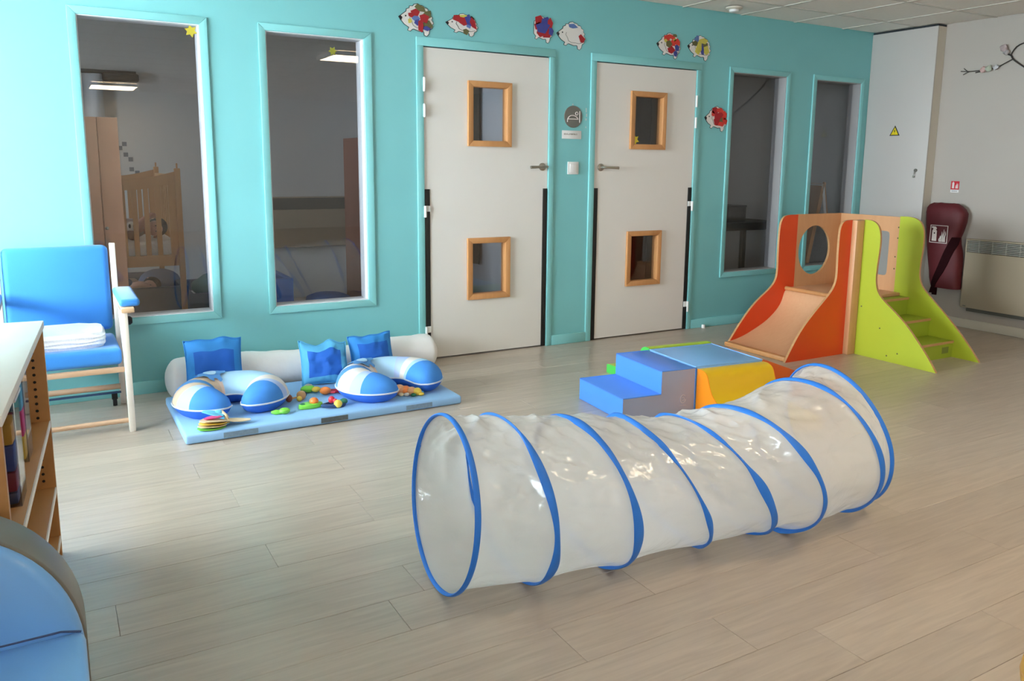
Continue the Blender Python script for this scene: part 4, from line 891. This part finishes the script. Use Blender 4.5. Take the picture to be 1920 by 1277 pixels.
for y_, h in ((-.836, .03), (-.844, .045), (-.852, .04)): f_.prism([(y_+.003, 1.152), (y_+.002, 1.152+h*.7), (y_-.003, 1.152+h), (y_-.004, 1.152)], YZ, XR-.0045, XR-.003)
f_.build('symbols', PRINT, fs); MB().box(XR-.0028, XR, -.864, -.792, 1.118, 1.141).build('caption_strip', PLAST, fs)
cp = MB()
for k in range(5): cp.box(XR-.0036, XR-.0026, -.85+.010*k, -.845+.010*k+.002, 1.126, 1.133)
cp.build('caption_marks', M('faint_ink2', (.25, .24, .24), .6, .05), fs)
ra = thing('radiator', (4.41, -1.5, .17), 'white wall convector radiator with slotted grille at the right edge', 'radiator')
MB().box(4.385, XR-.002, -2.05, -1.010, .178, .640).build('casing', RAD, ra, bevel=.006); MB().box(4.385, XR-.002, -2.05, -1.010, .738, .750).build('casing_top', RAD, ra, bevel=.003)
MB().box(4.385, XR-.002, -1.022, -1.010, .640, .738).build('casing_end', RAD, ra); MB().box(4.385, XR-.002, -2.05, -2.038, .640, .738).build('casing_end', RAD, ra); MB().box(4.418, XR-.002, -2.038, -1.022, .640, .738).build('grille_back', RADD, ra)
gl = MB()
for k in range(7): gl.box(4.388, 4.412, -2.037, -1.023, .646+.0135*k, .652+.0135*k)
for k in range(9): gl.box(4.392, 4.410, -1.12-.11*k, -1.115-.11*k, .640, .738)
o = gl.build('grille_slats', RADG, ra); o['kind'] = 'stuff'
MB().box(4.400, XR-.002, -2.03, -1.06, .150, .178).build('air_inlet', RADD, ra); MB().box(4.3835, 4.385, -1.06, -1.035, .192, .198).build('maker_plate', RADD, ra)
br = thing('branch_decoration', (4.44, -1.05, 2.09), 'dark twig with tissue blossoms fixed high on the right wall', 'wall decoration')
tg = MB(); BX = 4.436
for pts, r_ in (([(-.790, 2.104), (-.86, 2.096), (-.96, 2.097)], .0035), ([(-.815, 2.125), (-.835, 2.106), (-.85, 2.099)], .003), ([(-.812, 2.075), (-.845, 2.092), (-.87, 2.097)], .003), ([(-.915, 2.083), (-.95, 2.089)], .004), ([(-.96, 2.097), (-1.02, 2.102), (-1.08, 2.108), (-1.11, 2.118), (-1.19, 2.155), (-1.205, 2.16)], .004), ([(-1.165, 2.20), (-1.19, 2.19), (-1.205, 2.16), (-1.25, 2.125), (-1.33, 2.07), (-1.5, 1.96), (-1.8, 1.80), (-2.1, 1.66)], .006), ([(-1.186, 2.19), (-1.20, 2.225), (-1.23, 2.26), (-1.30, 2.28), (-1.45, 2.30)], .0045)):
    tg.tube([(BX, a, b) for a, b in smooth_poly(pts, 1)], r_, 7)
tg.build('twig', M('bark', (.03, .025, .022), .8, .2), br, smooth=True)
for y_, z, r_, mt, nm_ in ((-.985, 2.100, .026, M('blossom_pink', (.55, .36, .33), .8, .1), 'blossom'), (-1.025, 2.105, .027, M('blossom_green', (.42, .46, .36), .8, .1), 'blossom'), (-1.085, 2.108, .022, M('blossom_grey', (.50, .49, .50), .8, .1), 'blossom'), (-1.135, 2.250, .032, M('blossom_rose', (.45, .36, .35), .8, .1), 'blossom'), (-1.155, 2.215, .022, M('blossom_dusk', (.40, .36, .35), .8, .1), 'blossom')):
    mb = MB().ball((BX-.012, y_, z), r_, 14, (.6, 1, .9)); mb.v = [p+Vector((noise.noise(p*60), noise.noise(p*60+Vector((9, 0, 0))), noise.noise(p*60+Vector((0, 9, 0)))))*r_*.35 for p in mb.v]; mb.v = [Vector((min(p.x, XR-.001), p.y, p.z)) for p in mb.v]; mb.build(nm_, mt, br, smooth=True)

# ------------------------------------------------------------------ nap room behind the glass
wr = thing('wardrobe', (-2.1, .55, 0), 'tall pale wooden cupboard in the nap room behind the first window', 'wardrobe')
MB().box(-2.45, -1.752, .372, .75, .06, 1.552).build('carcass', CRIBW2, wr); MB().box(-2.45, -1.862, .352, .371, .06, 1.552).build('cupboard_door', CRIBW2, wr, bevel=.002); MB().box(-1.858, -1.752, .352, .371, .06, 1.552).build('cupboard_door', CRIBW2, wr, bevel=.002)
MB().box(-2.43, -1.77, .39, .73, 0, .06).build('plinth', CRIBW2, wr)
MB().ball((-1.845, .346, .92), .010).build('knob', STEEL, wr, smooth=True)
cr = thing('crib', (-1.70, 1.4, 0), 'high slatted wooden crib in the nap room behind the first window', 'crib')
CX0, CX1, CY0, CY1 = -2.03, -1.372, .80, 2.0
for x, y_ in ((CX0, CY0), (CX1-.035, CY0), (CX0, CY1-.035), (CX1-.035, CY1-.035)): 
    MB().box(x, x+.035, y_, y_+.035, 0, 1.262).box(x+.012, x+.023, y_+.012, y_+.023, 1.262, 1.295).build('post', CRIBW, cr, bevel=.004)
for y_ in (CY0+.005, CY1-.03):
    pr = [(CX0+.035+(CX1-CX0-.07)*k/12, 1.24-.05*math.sin(PI*k/12)) for k in range(13)]
    MB().prism(pr+[(x, z-.068) for x, z in pr[::-1]], XZ, y_, y_+.025).build('end_rail', CRIBW, cr); MB().box(CX0+.035, CX1-.035, y_, y_+.025, .628, .70).build('end_rail', CRIBW, cr)
    xs = [CX1-.035-.045]+[CX1-.035-.045-.068*k for k in range(1, 9)]
    for k, x in enumerate(xs):
        if x > CX0+.05: MB().box(x-(.012 if k else 0), x+(.018 if k else .045), y_+.006, y_+.018, .70, 1.20-.02*(k > 0)).build('slat', CRIBW, cr)
for x in (CX0+.005, CX1-.03):
    MB().box(x, x+.025, CY0+.035, CY1-.035, 1.16, 1.215).build('side_rail', CRIBW, cr); MB().box(x, x+.025, CY0+.035, CY1-.035, .64, .70).build('side_rail', CRIBW, cr)
    for k in range(10): MB().box(x+.006, x+.018, CY0+.10+.1*k, CY0+.125+.1*k, .70, 1.16).build('slat', CRIBW, cr)
MB().box(CX0+.03, CX1-.03, CY0+.03, CY1-.03, .66, .69).build('base_board', CRIBW, cr)
tag(recenter(MB().box(CX0+.045, CX1-.045, CY0+.045, CY1-.045, .692, .795).build('crib_mattress', TOWEL, bevel=.02)), 'white mattress lying in the high wooden crib', 'mattress')
def baby(c, label, arm_up, flip=1):
    """small figure lying on its side, head towards +x, one continuous skin-modified body"""
    t = thing('person', c, label, 'person')
    V = [(-.20, 0, .05), (-.12, 0, .06), (-.05, 0, .065), (.0, -.005, .06), (.055, -.012, .062),      # pelvis .. head
         (-.05, -.07, .075), (.00, -.11, .10) if not arm_up else (-.01, -.09, .12), (.05, -.12, .07) if not arm_up else (.045, -.06, .155), (.075, -.11, .06) if not arm_up else (.085, -.03, .135),
         (-.06, .06, .03), (-.13, .09, .03), (-.26, -.06, .04), (-.32, -.03, .035), (-.27, .02, .04), (-.34, .05, .035)]
    E = [(0, 1), (1, 2), (2, 3), (3, 4), (2, 5), (5, 6), (6, 7), (7, 8), (2, 9), (9, 10), (0, 11), (11, 12), (0, 13), (13, 14)]
    RR = [.058, .062, .060, .032, .060, .032, .024, .019, .016, .030, .020, .036, .026, .036, .026]
    me = bpy.data.meshes.new('body'); me.from_pydata([Vector((x, y_*flip, z)) for x, y_, z in V], E, []); me.materials.append(SKIN)
    o = bpy.data.objects.new('body', me); COL.objects.link(o); o.parent = t
    sk = o.modifiers.new('Skin', 'SKIN'); o.modifiers.new('Sub', 'SUBSURF').levels = 2; o.modifiers['Sub'].render_levels = 2
    for i, d in enumerate(me.skin_vertices[0].data): d.radius = (RR[i], RR[i]); d.use_root = i == 0
    L = wloc(t); h = Vector((.058, -.012*flip, .062))+L
    hr = MB().ball(h+Vector((.022, .010*flip, .006)), .064, 18, (1, 1, 1)); hr.build('hair', HAIR, t, smooth=True)
    MB().ball(h+Vector((.002, -.030*flip, .0)), .054, 16, (.95, .75, .95)).build('face', SKIN, t, smooth=True)
    for s in (-1, 1): MB().ball(h+Vector((.004, -.069*flip, .018*s+.002)), .006, 8, (1, .5, .6)).build('eye', HAIR, t, smooth=True)
    MB().ball(h+Vector((-.012, -.072*flip, .002)), .008, 8).build('nose', SKIN, t, smooth=True)
    MB().ball(h+Vector((-.030, -.064*flip, .002)), .008, 8, (.5, .5, 1.3)).build('mouth', M('lips', (.45, .12, .11), .5, .05), t, smooth=True)
    for s in (-1, 1): MB().ball(h+Vector((.004, .004*flip, .060*s)), .014, 8, (1, 1, .5)).build('ear', SKIN, t, smooth=True)
    sm = MB(); R = [[L+Vector((x, y0*flip+ry*math.cos(a), z0+rz*math.sin(a))) for a in [2*PI*k/18 for k in range(18)]] for x, y0, z0, ry, rz in ((-.25, 0, .05, .068, .054), (-.18, 0, .058, .072, .06), (-.10, 0, .064, .076, .066), (-.03, 0, .066, .066, .060), (-.006, 0, .064, .046, .044))]
    sm.loft(R); sm.build('romper', SHIRT, t, smooth=True)
baby((-1.585, 1.03, .801), 'sleeping child with dark hair and one arm raised, in the high crib', True)
t = thing('soft_toy', (-1.672, .90, .796), 'small white and dark red soft toy in the crib', 'soft toy')
MB().ball((-1.672, .895, .885), .034, 14, (1, .8, 1)).build('head', TOWEL, t, smooth=True)
MB().ball((-1.672, .895, .832), .036, 14, (1, .8, 1)).build('body', M('toy_maroon', (.10, .02, .015), .8, .2), t, smooth=True)
for s in (-1, 1): MB().ball((-1.672+.013*s, .869, .890), .011, 10, (.7, .5, 1.3)).build('eye_patch', P_BLK, t, smooth=True)
nb = thing('foam_bed', (-1.52, 1.6, 0), 'low dark navy foam bed under the wooden crib', 'bed', 'low foam beds in the nap room')
def tub(t, x0, x1, y0, y1, h, mt, th=.05):
    for a, b, c, d in ((x0, x1, y0, y0+th), (x0, x1, y1-th, y1), (x0, x0+th, y0+th, y1-th), (x1-th, x1, y0+th, y1-th)): MB().box(a, b, c, d, .0, h).build('foam_wall', mt, t, bevel=.012)
    MB().box(x0+th, x1-th, y0+th, y1-th, .0, h-.09).build('pad', TOWEL, t, bevel=.01)
tub(nb, -1.95, -1.30, 1.25, 2.2, .425, NAVYF)
baby((-1.60, 1.47, .345), 'child with dark hair lying in the low navy bed', False)
tag(recenter(MB().ball((-1.44, 1.72, .40), .12, 18, (1.25, 1.4, .85)).build('blanket', BLUEGR, smooth=True)), 'blue-grey rolled blanket behind the child in the navy bed', 'blanket')
tag(recenter(MB().ball((-1.74, 1.285, .468), .05, 16, (1.6, .7, .8)).build('pillow', BLUEF, smooth=True)), 'small royal blue pillow on the edge of the navy bed', 'pillow')
g2 = thing('foam_bed', (-1.08, 1.6, 0), 'low grey foam bed with mint blanket right of the crib', 'bed', 'low foam beds in the nap room'); tub(g2, -1.28, -.70, 1.45, 2.3, .33, GREYF)
mb = MB().ball((-1.02, 1.70, .35), .15, 22, (1.35, 1.6, .60)); mb.v = [p+Vector((0, 0, .035*noise.noise(p*9))) for p in mb.v]
tag(recenter(mb.build('blanket', MINT, smooth=True)), 'crumpled mint green blanket on the grey bed', 'blanket')
b3 = thing('foam_bed', (-.85, 1.0, 0), 'low blue foam bed in the lower left of the second window', 'bed', 'low foam beds in the nap room'); tub(b3, -1.05, -.665, .80, 1.40, .50, BLUEF)
mb = MB(); rows = [[Vector((-.36+.17*k_*math.cos(a), 1.0+.20*k_*math.sin(a), z)) for a in [2*PI*k/24 for k in range(24)]] for k_, z in ((.9, .0), (1, .06), (1, .26), (.93, .315), (.6, .338), (.02, .342))]; mb.loft(rows)
tag(recenter(mb.build('pouf', BLUEF, smooth=True)), 'round blue foam pouf at the bottom of the second window', 'pouf')
ts = thing('tall_cabinet', (.08, 1.0, 0), 'tall brown cabinet edge at the right side of the second window', 'cabinet'); BR_ = wood('brown_cabinet', (.20, .075, .045), (.16, .055, .03), .5)
MB().box(-.15, .30, .82, 1.2, .0, 1.49).build('carcass', BR_, ts); MB().box(-.148, .298, .80, .819, .02, 1.48).build('cabinet_door', BR_, ts, bevel=.002)
nr = thing('wall_radiator', (-.35, 2.9, .45), 'pale panel radiator on the nap room rear wall', 'radiator'); MB().box(-.75, .85, 2.88, 2.949, .50, .98).build('panel', RAD, nr, bevel=.006); MB().box(-.75, .85, 2.874, 2.88, .86, .97).build('grille', RADD, nr)
rl = thing('curtain_rail', (-1.9, 2.9, 2.02), 'black curtain rail in the nap room behind the first window', 'rail'); MB().box(-2.9, -1.40, 2.88, 2.92, 2.02, 2.05).build('rail', BLACK, rl); MB().box(-1.66, -1.38, 2.86, 2.94, 1.965, 2.03).build('bunched_cloth', BLACK, rl, bevel=.015)
mb = MB(); R = []
for i in range(41):
    x = -2.86+1.20*i/40; R.append([Vector((x, 2.89+.02*math.sin(i*1.1)+d, z)) for d, z in ((0, .02), (0, 2.018), (.004, 2.018), (.004, .02))])
mb.loft(R); tag(recenter(mb.build('curtain', NAPB, smooth=True)), 'pale hanging curtain under the black rail', 'curtain')
for k, (x, z) in enumerate(((-1.522, 1.445), (-1.558, 1.41), (-1.516, 1.355), (-1.48, 1.315), (-1.478, 1.23), (-1.435, 1.20))):
    tag(recenter(MB().box(x-.018, x+.018, 2.946, 2.9495, z-.018, z+.018).build('wall_decal', GREYF)), ['topmost small grey square decal on the nap room wall', 'grey square decal half behind the wardrobe edge', 'third grey square decal down the nap room wall', 'grey square decal farthest right of the upper four', 'lowest fully visible grey square decal above the crib rail', 'grey square decal partly behind the crib rail'][k], 'decal', 'grey square decals')
cu2 = thing('hanging_cloth', (1.15, 1.9, .42), 'dark grey-green cloth hanging inside the first door', 'curtain'); mb = MB(); R = []
for i in range(31):
    y_ = 1.50+1.0*i/30; R.append([Vector((1.165+.015*math.sin(i*1.3)+d, y_, z)) for d, z in ((0, .42), (0, 2.3), (.004, 2.3), (.004, .42))])
mb.loft(R); mb.build('cloth', M('dark_cloth', (.055, .058, .048), .9, .1), cu2, smooth=True); MB().box(1.15, 1.195, 1.48, 2.5, 2.3, 2.33).build('rod', BLACK, cu2)
mb = MB(); rows = [[Vector((.98+.19*k_*math.cos(a), 1.70+.22*k_*math.sin(a), z)) for a in [2*PI*k/24 for k in range(24)]] for k_, z in ((.85, .0), (1, .05), (1, .13), (.8, .20), (.45, .235), (.02, .245))]; mb.loft(rows)
tag(recenter(mb.build('bean_bag', V_MID, smooth=True)), 'round blue bean bag seen through the lower pane of the first door', 'bean bag')
# right-hand dark room
es = thing('easel', (4.38, .62, 0), 'wooden A-frame easel behind the window beside the cupboard', 'easel')
for sgn, mt in ((1, CRIBW), (-1, TOWEL)):
    mb = MB().box(-.24, .24, -.012, .012, .15, 1.17); mb.xf(Matrix.Translation((4.40, .60, 0))@Matrix.Rotation(math.radians(62), 4, 'Z')@Matrix.Translation((0, sgn*.17, 0))@Matrix.Rotation(sgn*math.radians(8.5), 4, 'X')); mb.build('board', mt, es)
    for q in (-.22, .22):
        mb = MB().box(q-.018, q+.018, -.024, -.012, .0, 1.18); mb.xf(Matrix.Translation((4.40, .60, .004))@Matrix.Rotation(math.radians(62), 4, 'Z')@Matrix.Translation((0, sgn*.17, 0))@Matrix.Rotation(sgn*math.radians(8.5), 4, 'X')); mb.build('leg', CRIBW, es)
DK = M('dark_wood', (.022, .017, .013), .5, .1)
dc = thing('pane_darkener', (2.75, 1.35, 0), 'tall dark cabinet added to keep the panes of the second door dark', 'cabinet'); MB().box(2.30, 3.20, 1.13, 1.6, 0, 2.25).build('carcass', DK, dc); MB().box(2.31, 2.748, 1.11, 1.129, .02, 2.24).build('cabinet_door', DK, dc, bevel=.002); MB().box(2.752, 3.19, 1.11, 1.129, .02, 2.24).build('cabinet_door', DK, dc, bevel=.002)  # made-up cabinet, added so the second door's panes stay dark
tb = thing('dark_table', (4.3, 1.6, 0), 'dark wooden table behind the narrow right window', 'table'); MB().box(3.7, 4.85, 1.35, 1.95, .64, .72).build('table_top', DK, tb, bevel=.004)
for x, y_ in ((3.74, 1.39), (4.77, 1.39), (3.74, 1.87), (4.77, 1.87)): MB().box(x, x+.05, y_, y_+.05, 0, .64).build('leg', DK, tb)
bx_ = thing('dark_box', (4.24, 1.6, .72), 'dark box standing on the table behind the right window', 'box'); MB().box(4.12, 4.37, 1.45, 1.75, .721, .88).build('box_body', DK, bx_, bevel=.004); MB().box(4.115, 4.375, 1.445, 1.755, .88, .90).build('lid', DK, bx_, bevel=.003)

bl = thing('toy_ball', (-.100, -4.100, 0), 'ochre yellow ball just entering the lower right corner', 'ball')
MB().ball((-.100, -4.100, .110), .110, 28).build('ball', M('ochre_ball', (.62, .33, .06), .45, .05), bl, smooth=True); MB().tube([(-.100+.1085*math.cos(a), -4.100+.1085*math.sin(a), .110) for a in [2*PI*k/40 for k in range(40)]], .0022, 6, closed=True).build('seam', WOOD_T, bl)
